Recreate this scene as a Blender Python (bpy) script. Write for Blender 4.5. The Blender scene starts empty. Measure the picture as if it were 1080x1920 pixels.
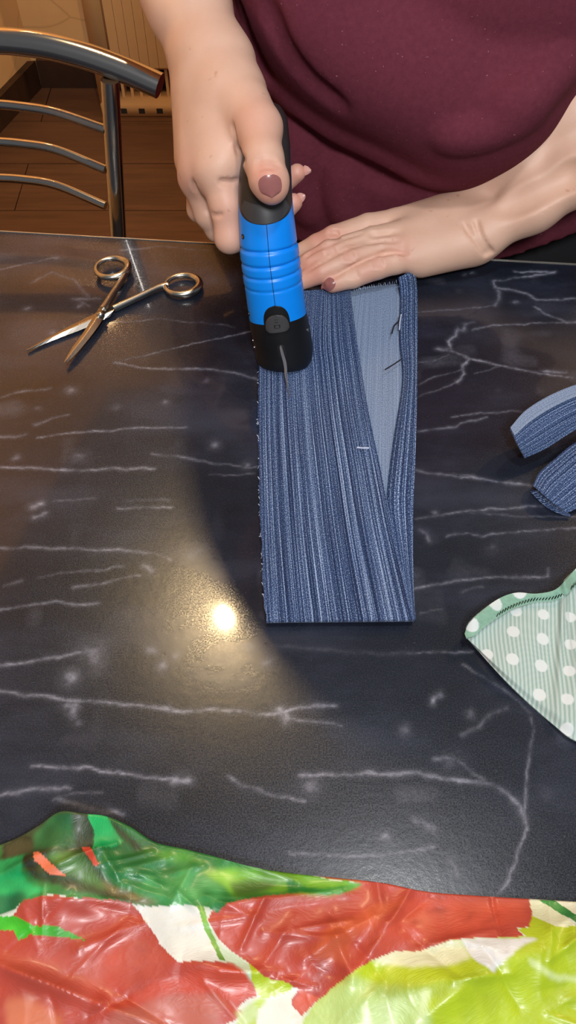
import bpy, bmesh, math, random
import numpy as np
from mathutils import Vector
random.seed(4); rng = np.random.default_rng(7)
S = bpy.context.scene; COL = S.collection

# ------------------------------------------------------------------ camera
H = 0.5; FPX = 1600.0; TH = math.radians(55)          # lens centre above the table top, focal length in px, tilt down
C0 = np.array([0, 0, H]); FW = np.array([0, math.cos(TH), -math.sin(TH)])
UP = np.array([0, math.sin(TH), math.cos(TH)]); RT = np.array([1.0, 0, 0])
cd = bpy.data.cameras.new('camera'); cam = bpy.data.objects.new('camera', cd); COL.objects.link(cam)
cam.location = C0; cam.rotation_euler = (math.pi / 2 - TH, 0, 0)
cd.sensor_fit = 'VERTICAL'; cd.sensor_height = 24; cd.lens = FPX / 1920 * 24; cd.clip_start = 0.01
S.camera = cam
# ------------------------------------------------------------------ world, lamps, exposure
S.view_settings.view_transform = 'Standard'; S.view_settings.look = 'None'
S.view_settings.exposure = 0.0; S.view_settings.gamma = 1.0; S.view_settings.use_curve_mapping = False
w = bpy.data.worlds.new('world'); S.world = w; w.use_nodes = True
w.node_tree.nodes['Background'].inputs[0].default_value = (0.80, 0.88, 1.0, 1)
w.node_tree.nodes['Background'].inputs[1].default_value = 0.13
def lamp(name, kind, loc, power, color, size):
    l = bpy.data.lights.new(name, kind); o = bpy.data.objects.new(name, l); COL.objects.link(o)
    o.location = loc; l.energy = power; l.color = color
    if kind == 'AREA':
        l.shape = 'DISK'; l.size = size
    else:
        l.shadow_soft_size = size
    return o
key = lamp('ceiling_key_lamp', 'AREA', (0.20, 0.24, 1.36), 5.6, (0.95, 0.97, 1.0), 0.12)
front = lamp('ceiling_lamp_behind_viewer', 'AREA', (0.08, -0.72, 1.45), 25.0, (0.97, 0.98, 1.0), 0.30)
front.rotation_euler = Vector((0.0, .72 + .5, -1.45)).to_track_quat('-Z', 'Y').to_euler()
bulb = lamp('warm_bulb', 'POINT', (-0.162, 1.066, 1.50), 34.0, (1.0, 0.72, 0.38), 0.012)
back = lamp('warm_room_lamp', 'POINT', (1.35, 1.55, 1.40), 46.0, (1.0, 0.68, 0.36), 0.05)
far = lamp('small_warm_lamp', 'POINT', (-0.56, 2.02, 1.32), 2.6, (1.0, 0.64, 0.30), 0.012)

# ------------------------------------------------------------------ helpers
def ray(px, py): return FW + (px - 540) / FPX * RT + (960 - py) / FPX * UP
def Pz(px, py, z=0.0):
    d = ray(px, py); return C0 + d * ((z - H) / d[2])
def PD(px, py, D): return C0 + D * ray(px, py)
def PY(px, py, Y):
    d = ray(px, py); return C0 + d * (Y / d[1])
def tag(o, label=None, cat=None, group=None, kind=None):
    if label: o['label'] = label
    if cat: o['category'] = cat
    if group: o['group'] = group
    if kind: o['kind'] = kind
    return o
def empty(name, loc=(0, 0, 0)):
    o = bpy.data.objects.new(name, None); COL.objects.link(o); o.location = loc; return o
def link(name, me, m=None, parent=None, smooth=False):
    o = bpy.data.objects.new(name, me); COL.objects.link(o)
    if m: me.materials.append(m)
    if smooth: me.shade_smooth()
    if parent:
        o.parent = parent; o.matrix_parent_inverse = parent.matrix_basis.inverted()
    return o
def mesh(name, V, Fc, m=None, parent=None, smooth=True, uv=None, attrs=None):
    """V (n,3), Fc (k,4) or (k,3) array or list of faces; uv per vertex; attrs {name: (n,4) colours or (n,) floats}"""
    me = bpy.data.meshes.new(name); V = np.asarray(V, dtype=np.float64)
    if isinstance(Fc, np.ndarray):
        k, n = Fc.shape
        me.vertices.add(len(V)); me.vertices.foreach_set('co', V.astype(np.float32).ravel())
        me.loops.add(k * n); me.loops.foreach_set('vertex_index', Fc.astype(np.int32).ravel())
        me.polygons.add(k); me.polygons.foreach_set('loop_start', np.arange(0, k * n, n, dtype=np.int32))
        me.update(calc_edges=True); me.validate()
    else:
        me.from_pydata([tuple(v) for v in V], [], [tuple(int(i) for i in f) for f in Fc]); me.validate()
    if uv is not None:
        l = me.uv_layers.new(name='uv'); li = np.empty(len(me.loops), dtype=np.int32)
        me.loops.foreach_get('vertex_index', li)
        l.data.foreach_set('uv', np.asarray(uv, dtype=np.float32)[li].ravel())
    for an, av in (attrs or {}).items():
        av = np.asarray(av, dtype=np.float32)
        if av.ndim == 1:
            a = me.attributes.new(an, 'FLOAT', 'POINT'); a.data.foreach_set('value', av)
        else:
            a = me.attributes.new(an, 'FLOAT_COLOR', 'POINT'); a.data.foreach_set('color', av.ravel())
    return link(name, me, m, parent, smooth)
def bm_obj(name, bm, m=None, parent=None, smooth=False, bevel=0.0):
    if bevel > 0:
        bmesh.ops.bevel(bm, geom=[e for e in bm.edges if e.calc_face_angle(0) > 0.5], offset=bevel, segments=2, affect='EDGES')
    bmesh.ops.recalc_face_normals(bm, faces=bm.faces)
    me = bpy.data.meshes.new(name); bm.to_mesh(me); bm.free()
    return link(name, me, m, parent, smooth)
def box(name, lo, hi, m=None, parent=None, bevel=0.0, rz=0.0):
    bm = bmesh.new(); bmesh.ops.create_cube(bm, size=1)
    lo, hi = np.array(lo), np.array(hi)
    for v in bm.verts: v.co = Vector((lo + hi) / 2 + np.array(v.co) * (hi - lo))
    return bm_obj(name, bm, m, parent, bevel > 0, bevel)
def smooth_path(pts, n=8):
    P = np.array(pts, dtype=float); out = []
    E = np.vstack([2 * P[0] - P[1], P, 2 * P[-1] - P[-2]])
    for i in range(1, len(E) - 2):
        p0, p1, p2, p3 = E[i - 1:i + 3]
        for t in np.linspace(0, 1, n, endpoint=False):
            out.append(0.5 * (2 * p1 + (p2 - p0) * t + (2 * p0 - 5 * p1 + 4 * p2 - p3) * t * t + (3 * p1 - p0 - 3 * p2 + p3) * t ** 3))
    out.append(P[-1]); return np.array(out)
def tube(name, pts, r, m, parent=None, seg=14, closed=False):
    P = np.array(pts, dtype=float); n = len(P)
    rr = np.full(n, r) if np.isscalar(r) else np.asarray(r)
    T = np.gradient(P, axis=0)
    if closed: T = np.roll(P, -1, 0) - np.roll(P, 1, 0)
    T /= np.linalg.norm(T, axis=1)[:, None]
    ref = np.array([0, 0, 1.0]) if abs(T[0][2]) < 0.9 else np.array([1.0, 0, 0])
    V = []; a = np.linspace(0, 2 * math.pi, seg, endpoint=False)
    for i in range(n):
        N = ref - T[i] * (ref @ T[i]); N /= np.linalg.norm(N); ref = N; B = np.cross(T[i], N)
        V.append(P[i] + rr[i] * (np.cos(a)[:, None] * N + np.sin(a)[:, None] * B))
    V = np.vstack(V); Fc = []
    for i in range(n if closed else n - 1):
        for j in range(seg):
            i2 = (i + 1) % n; Fc.append((i * seg + j, i * seg + (j + 1) % seg, i2 * seg + (j + 1) % seg, i2 * seg + j))
    if not closed:
        Fc.append(tuple(range(seg))[::-1]); Fc.append(tuple((n - 1) * seg + j for j in range(seg)))
    o = mesh(name, V, Fc, m, parent, True)
    try: o.data.set_sharp_from_angle(angle=math.radians(50))
    except Exception: pass
    return o
def sstep(a, b, x):
    t = np.clip((x - a) / (b - a), 0, 1); return t * t * (3 - 2 * t)
def vnoise(P, scale, seed=0):
    """smooth value noise in numpy, -1..1"""
    Q = np.asarray(P) * scale; I = np.floor(Q).astype(np.int64); Fq = Q - I; Fq = Fq * Fq * (3 - 2 * Fq)
    k = Q.shape[1]; out = 0
    for c in range(2 ** k):
        h = np.full(len(Q), seed * 7919 + 17, dtype=np.int64); wgt = np.ones(len(Q))
        for d in range(k):
            b = (c >> d) & 1
            h = (h ^ ((I[:, d] + b) * (374761393, 668265263, 2147483647)[d])) * 1274126177 & 0x7fffffff
            wgt = wgt * (Fq[:, d] if b else 1 - Fq[:, d])
        h = (h ^ (h >> 13)) * 1103515245 & 0x7fffffff
        out = out + wgt * ((h % 10007) / 5003.5 - 1)
    return out
def inpoly(X, Y, poly):
    r = np.zeros(X.shape, bool); n = len(poly)
    for i in range(n):
        x1, y1 = poly[i]; x2, y2 = poly[(i + 1) % n]
        if y1 == y2: continue
        c = ((y1 > Y) != (y2 > Y)) & (X < (x2 - x1) * (Y - y1) / (y2 - y1) + x1); r ^= c
    return r
def s2l(c):
    c = np.asarray(c, float) / 255; return np.where(c <= 0.04045, c / 12.92, ((c + 0.055) / 1.055) ** 2.4)
def grid_faces(nu, nv, off=0):
    i, j = np.meshgrid(np.arange(nu - 1), np.arange(nv - 1), indexing='ij'); a = (i * nv + j).ravel() + off
    return np.stack([a, a + nv, a + nv + 1, a + 1], 1)
def shell(name, G, th, m, parent=None, uv=None, attrs=None):
    """closed sheet of thickness th whose upper face is the (nu,nv,3) grid G"""
    nu, nv = G.shape[:2]; A = G.reshape(-1, 3)
    du = np.gradient(G, axis=0); dv = np.gradient(G, axis=1); N = np.cross(du, dv)
    N /= np.linalg.norm(N, axis=2)[..., None] + 1e-12
    if N[..., 2].mean() < 0: N = -N
    B = A - N.reshape(-1, 3) * th; n = nu * nv
    f = grid_faces(nu, nv); fb = grid_faces(nu, nv, n)[:, ::-1]
    idx = np.arange(n).reshape(nu, nv)
    ring = np.concatenate([idx[:, 0], idx[-1, 1:], idx[-2::-1, -1], idx[0, -2:0:-1]])
    r2 = np.roll(ring, -1); side = np.stack([ring, ring + n, r2 + n, r2], 1)
    Fc = np.vstack([f, fb, side])
    if uv is not None: uv = np.vstack([uv, uv])
    attrs = {k: np.concatenate([v, v]) for k, v in (attrs or {}).items()}
    o = mesh(name, np.vstack([A, B]), Fc, m, parent, True, uv, attrs)
    bm = bmesh.new(); bm.from_mesh(o.data); bmesh.ops.recalc_face_normals(bm, faces=bm.faces); bm.to_mesh(o.data); bm.free()
    try: o.data.set_sharp_from_angle(angle=math.radians(60))
    except Exception: pass
    return o

# ------------------------------------------------------------------ materials
class NT:
    def __init__(s, name):
        s.m = bpy.data.materials.new(name); s.m.use_nodes = True; s.t = s.m.node_tree; s.b = s.t.nodes['Principled BSDF']
    def n(s, kind, **kw):
        x = s.t.nodes.new(kind)
        for k, v in kw.items():
            if k.startswith('i_'): x.inputs[k[2:].replace('_', ' ')].default_value = v
            else: setattr(x, k, v)
        return x
    def l(s, a, b): s.t.links.new(a, b)
    def ramp(s, fac, stops, interp='LINEAR'):
        r = s.n('ShaderNodeValToRGB'); r.color_ramp.interpolation = interp; e = r.color_ramp.elements
        while len(e) < len(stops): e.new(0.5)
        for q, (p, c) in zip(e, stops):
            q.position = p; q.color = tuple(c) + (1,) if len(c) == 3 else c
        s.l(fac, r.inputs[0]); return r.outputs[0]
    def mix(s, fac, a, b, mode='MIX'):
        x = s.n('ShaderNodeMix', data_type='RGBA', blend_type=mode)
        for q, v in ((x.inputs[0], fac), (x.inputs[6], a), (x.inputs[7], b)):
            if isinstance(v, bpy.types.NodeSocket): s.l(v, q)
            elif isinstance(v, (int, float)): q.default_value = v
            else: q.default_value = tuple(v) + (1,)
        return x.outputs[2]
    def math(s, op, a, b=0.0):
        x = s.n('ShaderNodeMath', operation=op)
        for q, v in ((x.inputs[0], a), (x.inputs[1], b)):
            if isinstance(v, bpy.types.NodeSocket): s.l(v, q)
            else: q.default_value = v
        return x.outputs[0]
    def noise(s, scale, vec=None, detail=3, rough=0.55, stretch=None):
        x = s.n('ShaderNodeTexNoise'); x.inputs['Scale'].default_value = scale; x.inputs['Detail'].default_value = detail
        x.inputs['Roughness'].default_value = rough
        if vec is None: vec = s.n('ShaderNodeTexCoord').outputs['Object']
        if stretch:
            mp = s.n('ShaderNodeMapping'); mp.inputs['Scale'].default_value = stretch; s.l(vec, mp.inputs[0]); vec = mp.outputs[0]
        s.l(vec, x.inputs['Vector']); return x.outputs['Fac']
    def bump(s, h, strength, dist=0.001):
        x = s.n('ShaderNodeBump'); x.inputs['Strength'].default_value = strength; x.inputs['Distance'].default_value = dist
        s.l(h, x.inputs['Height']); s.l(x.outputs[0], s.b.inputs['Normal'])
    def set(s, **kw):
        for k, v in kw.items():
            q = s.b.inputs[k.replace('_', ' ')]
            if isinstance(v, bpy.types.NodeSocket): s.l(v, q)
            else: q.default_value = tuple(v) + (1,) if hasattr(v, '__len__') and len(v) == 3 and q.type == 'RGBA' else v
        return s.m
def plain(name, rgb, rough=0.5, metal=0.0, var=0.12, scale=60, bump=0.0, coat=0.0):
    t = NT(name); c = s2l(rgb); f = t.noise(scale)
    col = t.mix(f, c * (1 - var), np.minimum(c * (1 + var), 1)); t.set(Base_Color=col, Roughness=rough, Metallic=metal, Coat_Weight=coat)
    if bump: t.bump(t.noise(scale * 12, detail=2), bump, 0.0006)
    return t.m
M = {}
M['steel'] = plain('steel', (190, 186, 178), 0.26, 1.0, 0.06, 90, 0.03)
M['blade_steel'] = plain('blade_steel', (150, 152, 158), 0.34, 0.55)
M['chrome'] = plain('chrome', (205, 198, 190), 0.16, 1.0, 0.04, 30)
M['black_plastic'] = plain('black_plastic', (14, 14, 16), 0.42, 0, 0.1, 200, 0.06)
M['black_rubber'] = plain('black_rubber', (40, 38, 38), 0.36, 0, 0.1, 300, 0.08)
M['grey_rubber'] = plain('grey_rubber', (62, 60, 61), 0.42, 0, 0.1, 300, 0.05)
M['emboss'] = plain('emboss', (20, 20, 21), 0.5)
M['blue_plastic'] = plain('blue_plastic', (0, 136, 242), 0.36, 0, 0.04, 120, 0.10)
M['hole'] = plain('dark_hole', (6, 8, 16), 0.7)
M['nail'] = plain('nail_polish', (152, 96, 92), 0.2, 0, 0.06, 400, 0, 0.6)
M['nail_pale'] = plain('nail_pale', (214, 158, 144), 0.28, 0, 0.06, 400, 0, 0.4)
M['thread'] = plain('black_thread', (16, 18, 30), 0.9)
M['white_thread'] = plain('white_thread', (190, 200, 222), 0.9)
M['trim'] = plain('edge_trim', (205, 198, 185), 0.3, 0.8)
M['seat'] = plain('seat_vinyl', (60, 40, 30), 0.5)
M['trousers'] = plain('trousers', (16, 16, 20), 0.9, 0, 0.2, 300, 0.2)
M['shoe'] = plain('shoe', (28, 24, 24), 0.6)
M['hair'] = plain('hair', (58, 38, 26), 0.55, 0, 0.4, 400, 0.4)
M['bulb_shade'] = plain('lamp_cord', (230, 226, 216), 0.5)

# table laminate: black marble print with pale veins (attribute) under a worn gloss
t = NT('marble_laminate')
att = t.n('ShaderNodeAttribute', attribute_name='vein').outputs['Fac']
cl = t.noise(7, detail=6, rough=0.6, stretch=(1, 2.2, 1)); fine = t.noise(260, detail=4, rough=0.7)
dirt = t.noise(60, detail=5, rough=0.7)
base = t.ramp(cl, [(0.28, s2l((17, 20, 28))), (0.5, s2l((28, 32, 43))), (0.72, s2l((48, 53, 67)))])
brk = t.math('MULTIPLY', att, t.ramp(fine, [(0.30, (0.35,) * 3), (0.62, (1,) * 3)]))
dust = t.ramp(t.noise(900, detail=1), [(0.735, (0, 0, 0)), (0.78, (1, 1, 1))])
dust = t.math('MULTIPLY', dust, t.ramp(dirt, [(0.45, (0,) * 3), (0.7, (0.5,) * 3)]))
colr = t.mix(brk, base, s2l((150, 152, 168)))
colr = t.mix(dust, colr, s2l((150, 145, 140)))
grit = t.noise(1100, detail=2, rough=0.7); rg = t.ramp(grit, [(0.36, (0.17,) * 3), (0.64, (0.34,) * 3)])
M['marble'] = t.set(Base_Color=colr, Roughness=rg, Specular_IOR_Level=0.5, Coat_Weight=0.5, Coat_Roughness=0.06)
scr = t.noise(140, detail=3, rough=0.65); t.bump(t.math('ADD', scr, t.math('ADD', t.math('MULTIPLY', fine, 0.5), t.math('MULTIPLY', grit, 0.25))), 0.17, 0.0004)

def denim(name, dark, mid, light, streak=1.0):
    t = NT(name); uv = t.n('ShaderNodeUVMap').outputs[0]
    a = t.noise(1, uv, 1, 0.5, (980, 2.2, 1)); b = t.noise(1, uv, 2, 0.6, (2300, 9, 1)); c = t.noise(1, uv, 2, 0.7, (1700, 1000, 1))
    s_ = t.math('ADD', t.math('MULTIPLY', a, 0.55 * streak), t.math('MULTIPLY', b, 0.45 * streak))
    s_ = t.math('ADD', s_, t.math('MULTIPLY', t.math('SUBTRACT', c, 0.5), 0.85))
    s_ = t.math('ADD', s_, 0.5 * (1 - streak))
    col = t.ramp(s_, [(0.39, s2l(dark)), (0.515, s2l(mid)), (0.59, s2l(np.array(mid) * .6 + np.array(light) * .4)), (0.68, s2l(light))])
    t.set(Base_Color=col, Roughness=0.95, Specular_IOR_Level=0.15, Sheen_Weight=0.12)
    t.bump(s_, 0.55, 0.0006); return t.m
M['denim'] = denim('denim_face', (22, 34, 62), (54, 74, 114), (164, 184, 214))
M['denim_back'] = denim('denim_reverse', (96, 110, 138), (126, 142, 168), (156, 172, 194), 0.55)

t = NT('skin')
red = t.n('ShaderNodeAttribute', attribute_name='flush').outputs['Fac']
n1 = t.noise(38, detail=4, rough=0.6); n2 = t.noise(320, detail=3)
col = t.mix(n1, s2l((208, 164, 140)), s2l((224, 184, 160)))
col = t.mix(t.math('MULTIPLY', red, 0.75), col, s2l((206, 128, 112)))
spots = t.ramp(t.noise(120, detail=1), [(0.72, (0,) * 3), (0.78, (0.35,) * 3)])
col = t.mix(spots, col, s2l((170, 110, 85)))
M['skin'] = t.set(Base_Color=col, Roughness=0.5, Specular_IOR_Level=0.4, Subsurface_Weight=0.12, Subsurface_Radius=(0.006, 0.0025, 0.0015), Subsurface_Scale=0.6)
t.bump(t.math('ADD', n2, t.noise(900, detail=2)), 0.10, 0.0006)

t = NT('maroon_jersey')
f1 = t.noise(1500, detail=2); f2 = t.noise(240, detail=4, rough=0.7)
col = t.mix(f2, s2l((86, 36, 47)), s2l((113, 53, 66)))
lint = t.ramp(t.noise(420, detail=1), [(0.76, (0,) * 3), (0.80, (0.7,) * 3)])
col = t.mix(lint, col, s2l((160, 110, 110)))
M['shirt'] = t.set(Base_Color=col, Roughness=0.95, Specular_IOR_Level=0.1)
t.bump(f1, 0.35, 0.0006)

t = NT('printed_oilcloth')
vc = t.n('ShaderNodeAttribute', attribute_name='print').outputs['Color']
nn = t.noise(30, detail=5, rough=0.65)
col = t.mix(0.22, vc, t.ramp(nn, [(0.3, (0.35,) * 3), (0.7, (1,) * 3)]), 'OVERLAY')
M['oilcloth'] = t.set(Base_Color=col, Roughness=0.42, Coat_Weight=0.2, Coat_Roughness=0.22)
v1 = t.n('ShaderNodeTexVoronoi', feature='DISTANCE_TO_EDGE'); v1.inputs['Scale'].default_value = 46; v1.inputs['Randomness'].default_value = 1
wc = t.n('ShaderNodeTexCoord').outputs['Object']; n3 = t.n('ShaderNodeTexNoise'); n3.inputs['Scale'].default_value = 30; s3 = t.n('ShaderNodeVectorMath', operation='SCALE'); s3.inputs['Scale'].default_value = 0.03
a3 = t.n('ShaderNodeVectorMath', operation='ADD'); t.l(n3.outputs['Color'], s3.inputs[0]); t.l(wc, a3.inputs[0]); t.l(s3.outputs[0], a3.inputs[1]); t.l(a3.outputs[0], v1.inputs['Vector'])
cr = t.ramp(v1.outputs['Distance'], [(0.0, (1,) * 3), (0.25, (0,) * 3)]); t.bump(t.math('ADD', cr, t.math('MULTIPLY', t.noise(90, detail=3, rough=0.5), 0.6)), 0.10, 0.002)

t = NT('mint_print')
vc = t.n('ShaderNodeAttribute', attribute_name='print').outputs['Color']
M['mint'] = t.set(Base_Color=vc, Roughness=0.9, Specular_IOR_Level=0.15, Sheen_Weight=0.1); t.bump(t.noise(1400, detail=2), 0.3, 0.0005)

def wood(name, a, b, rough, stretch, scale=6, coat=0.0):
    t = NT(name); g = t.noise(scale, detail=6, rough=0.65, stretch=stretch)
    info = t.n('ShaderNodeObjectInfo').outputs['Random']
    col = t.ramp(g, [(0.3, s2l(a)), (0.7, s2l(b))]); col = t.mix(t.math('MULTIPLY', info, 0.35), col, s2l(a))
    t.set(Base_Color=col, Roughness=rough, Coat_Weight=coat, Coat_Roughness=0.2); t.bump(g, 0.1, 0.001); return t.m
M['floor'] = wood('floor_laminate', (84, 55, 37), (116, 80, 54), 0.42, (0.8, 9, 1))
M['floor_base'] = plain('floor_base', (30, 18, 12), 0.8)
M['skirting'] = wood('dark_skirting', (46, 28, 18), (70, 44, 28), 0.45, (1, 8, 1))
M['radiator'] = plain('radiator_enamel', (214, 166, 112), 0.5, 0, 0.06, 40)
M['radiator_dark'] = plain('radiator_gap', (40, 30, 24), 0.8)
t = NT('wallpaper')
g = t.noise(3.2, detail=5, rough=0.6); k = t.n('ShaderNodeTexVoronoi', feature='DISTANCE_TO_EDGE'); k.inputs['Scale'].default_value = 2.6
wv = t.n('ShaderNodeTexCoord').outputs['Object']; add = t.n('ShaderNodeVectorMath', operation='ADD')
nz = t.n('ShaderNodeTexNoise'); nz.inputs['Scale'].default_value = 5; sc = t.n('ShaderNodeVectorMath', operation='SCALE'); sc.inputs['Scale'].default_value = 0.5
t.l(nz.outputs['Color'], sc.inputs[0]); t.l(wv, add.inputs[0]); t.l(sc.outputs[0], add.inputs[1]); t.l(add.outputs[0], k.inputs['Vector'])
crk = t.ramp(k.outputs['Distance'], [(0.0, (1,) * 3), (0.010, (0,) * 3)])
col = t.ramp(g, [(0.3, s2l((226, 170, 108))), (0.7, s2l((238, 190, 128)))]); col = t.mix(t.math('MULTIPLY', crk, 0.28), col, s2l((120, 80, 45)))
M['wall'] = t.set(Base_Color=col, Roughness=0.8)
M['ceiling'] = plain('ceiling_paint', (226, 222, 214), 0.9)

# ------------------------------------------------------------------ the room
ZF = -0.75
WL0, WB = (-0.69, 2.31), 2.31                                     # far left corner, back wall
fl = tag(box('floor', (-2.6, -1.2, ZF - 0.05), (2.4, 2.6, ZF - 0.008), M['floor_base']), 'brown laminate floor behind the table', kind='structure')
ny = 0
yy = 0.42
while yy < 2.35:
    x0 = -2.4 + (0.55 if ny % 2 else 0.0)
    while x0 < 2.2:
        box('floor_board', (x0 + 0.0012, yy + 0.0012, ZF - 0.008), (x0 + 1.2 - 0.0012, yy + 0.19 - 0.0012, ZF + random.uniform(-0.0004, 0.0004)), M['floor'], fl)
        x0 += 1.2
    yy += 0.19; ny += 1
wb = tag(box('wall_back', (-0.80, WB, ZF), (2.4, WB + 0.1, 1.95), M['wall']), kind='structure')
an = math.radians(18); L = 2.9
def prism(name, pts, z0, z1, m, parent=None, bevel=0):
    bm = bmesh.new(); n = len(pts)
    b = [bm.verts.new((p[0], p[1], z0)) for p in pts]; u = [bm.verts.new((p[0], p[1], z1)) for p in pts]
    bm.faces.new(b); bm.faces.new(u)
    for i in range(n): bm.faces.new((b[i], b[(i + 1) % n], u[(i + 1) % n], u[i]))
    return bm_obj(name, bm, m, parent, bevel > 0, bevel)
dx, dy = -math.sin(an), -math.cos(an); nx, ny_ = math.cos(an), -math.sin(an)
cx, cy = WL0
wl = tag(prism('wall_left', [(cx, cy), (cx + dx * L, cy + dy * L), (cx + dx * L - nx * 0.1, cy + dy * L - ny_ * 0.1), (cx - nx * 0.1, cy + 0.1)], ZF, 1.95, M['wall']), kind='structure')
tag(prism('baseboard_left', [(cx + dx * 0.02, cy + dy * 0.02), (cx + dx * L, cy + dy * L), (cx + dx * L + nx * 0.016, cy + dy * L + ny_ * 0.016), (cx + nx * 0.016, cy - 0.016)], ZF, ZF + 0.075, M['skirting']), kind='structure')
tag(box('baseboard_back', (cx + 0.016, WB - 0.016, ZF), (2.38, WB, ZF + 0.075), M['skirting']), kind='structure')

# beige ribbed radiator standing before the back wall
YR = 2.17
rx0, rx1 = PY(166, 100, YR)[0] + 0.02, 0.34
rad = tag(empty('radiator', ((rx0 + rx1) / 2, YR, ZF)), 'beige ribbed radiator with slotted bottom rail against the back wall', 'radiator')
box('front_panel', (rx0 + 0.03, YR, ZF + 0.115), (rx1, YR + 0.012, ZF + 0.72), M['radiator'], rad, 0.002)
box('side_post', (rx0 - 0.012, YR - 0.012, ZF + 0.03), (rx0 + 0.03, YR + 0.09, ZF + 0.74), M['radiator'], rad, 0.004)
box('back_plate', (rx0 + 0.03, YR + 0.06, ZF + 0.03), (rx1, YR + 0.075, ZF + 0.72), M['radiator_dark'], rad)
br = box('bottom_rail', (rx0 - 0.01, YR - 0.02, ZF), (rx1, YR + 0.075, ZF + 0.036), M['radiator'], rad, 0.003)
k = 0
x = rx0 + 0.045
while x < rx1 - 0.02:
    box('fin', (x, YR + 0.014, ZF + 0.036), (x + 0.007, YR + 0.055, ZF + 0.70), M['radiator'], rad)
    if k % 2 == 0:
        box('slot', (x - 0.004, YR - 0.0205, ZF + 0.010), (x + 0.012, YR - 0.0195, ZF + 0.024), M['radiator_dark'], br)
    box('panel_rib', (x - 0.0095, YR - 0.0010, ZF + 0.12), (x + 0.0130, YR + 0.001, ZF + 0.715), M['radiator'], rad)
    x += 0.0235; k += 1

# ------------------------------------------------------------------ the table
a5 = math.radians(-5.1); E1 = np.array([math.cos(a5), math.sin(a5)]); E2 = np.array([math.sin(a5), -math.cos(a5)])   # along the far edge, towards the camera
P0 = (Pz(0, 435)[:2] + Pz(1080, 497)[:2]) / 2
tab = tag(empty('table', (P0[0], P0[1] - 0.38, ZF)), 'table with a black marbled top with white veins, covered with work', 'table')
VE = []   # printed veins: points in px of the photograph, laid out on the table plane below; width mm, strength
def vein(w_, s_, *p): VE.append((w_, s_, [Pz(*q)[:2] for q in p]))
def blot(r_, s_, *p):
    for q in p: VE.append((r_, s_, [Pz(*q)[:2], Pz(q[0] + 3, q[1] - 1)[:2]]))
vein(1, .5, (0, 505), (50, 495), (105, 482)); blot(3, .5, (105, 484), (150, 573)); vein(2, .25, (60, 530), (95, 510), (140, 525), (165, 560))
vein(2.2, .4, (140, 562), (185, 560)); vein(1.5, .3, (135, 560), (170, 575)); blot(3, .5, (50, 579))
vein(.8, .65, (235, 675), (290, 662), (360, 645), (440, 628), (468, 622)); vein(1.2, .65, (215, 680), (265, 690), (330, 691), (400, 693), (450, 700), (487, 710))
vein(.8, .3, (200, 607), (300, 598), (390, 606), (440, 612)); vein(1.2, .45, (0, 745), (35, 735), (95, 729)); blot(4, .65, (133, 733)); blot(2.5, .5, (68, 765), (385, 715), (147, 575), (95, 625))
vein(1.4, .45, (65, 797), (100, 784), (128, 777)); vein(1.6, .6, (0, 820), (30, 820), (48, 815)); vein(1.0, .8, (70, 820), (100, 816), (180, 808), (260, 804), (350, 801))
blot(5, .6, (147, 857)); blot(3, .5, (27, 858), (215, 765), (310, 755)); vein(1.3, .8, (0, 875), (60, 877), (130, 883), (200, 880), (290, 878))
vein(1.0, .55, (285, 850), (340, 858), (400, 868), (470, 878), (485, 875)); blot(4, .5, (462, 873), (400, 835)); vein(.7, .3, (395, 890), (480, 887))
vein(.9, .4, (100, 940), (180, 935)); vein(3, .85, (62, 950), (76, 944)); vein(2, .75, (66, 971), (76, 968), (83, 962))
vein(1.2, .65, (220, 953), (260, 952), (320, 950)); vein(1.6, .3, (240, 937), (315, 937)); vein(1.3, .6, (0, 1030), (60, 1027), (150, 1029), (230, 1032), (290, 1040), (320, 1048))
vein(1, .4, (70, 1082), (150, 1072), (235, 1062)); vein(1.2, .55, (140, 1100), (210, 1090), (260, 1077)); vein(3, .85, (272, 1060), (285, 1070)); blot(7, .5, (362, 1038))
vein(1.2, .7, (0, 1143), (50, 1135), (100, 1127), (140, 1132), (185, 1133)); vein(1.4, .4, (10, 1100), (40, 1088)); vein(1.6, .6, (0, 1247), (80, 1237), (150, 1226)); blot(8, .55, (172, 1226), (180, 1238))
blot(5, .8, (130, 1271)); blot(3.5, .55, (300, 1250), (285, 1222), (330, 1228), (470, 1215), (497, 1245)); vein(1.5, .8, (0, 1297), (60, 1305), (120, 1312), (175, 1315), (250, 1322), (340, 1332), (430, 1332), (515, 1340), (560, 1330), (630, 1323))
vein(3.5, .7, (128, 1323), (140, 1325), (137, 1340)); blot(3, .4, (143, 1357)); vein(1.2, .8, (60, 1436), (120, 1438), (165, 1441), (250, 1453), (345, 1463)); vein(2.5, .7, (325, 1464), (355, 1461))
vein(1.2, .55, (430, 1454), (450, 1472), (520, 1492), (570, 1500)); vein(1.6, .6, (0, 1493), (50, 1483), (70, 1480), (130, 1480)); vein(2, .5, (110, 1498), (170, 1517), (230, 1530)); vein(1.2, .3, (100, 1500), (140, 1487), (190, 1485))
vein(3, .7, (522, 1331), (540, 1350)); vein(1.1, .5, (540, 1348), (600, 1356), (640, 1362)); vein(1.6, .85, (565, 1452), (620, 1450), (680, 1452), (740, 1452), (790, 1450), (850, 1462), (920, 1470), (955, 1488), (975, 1515), (985, 1540))
vein(1.6, .5, (815, 1423), (860, 1422), (870, 1435), (890, 1450), (915, 1468)); blot(5, .45, (850, 1428), (585, 1475)); vein(1.0, .65, (995, 1345), (1000, 1370), (993, 1400), (988, 1440), (985, 1480), (980, 1510), (987, 1545), (975, 1590), (965, 1625), (955, 1650), (935, 1672))
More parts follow.
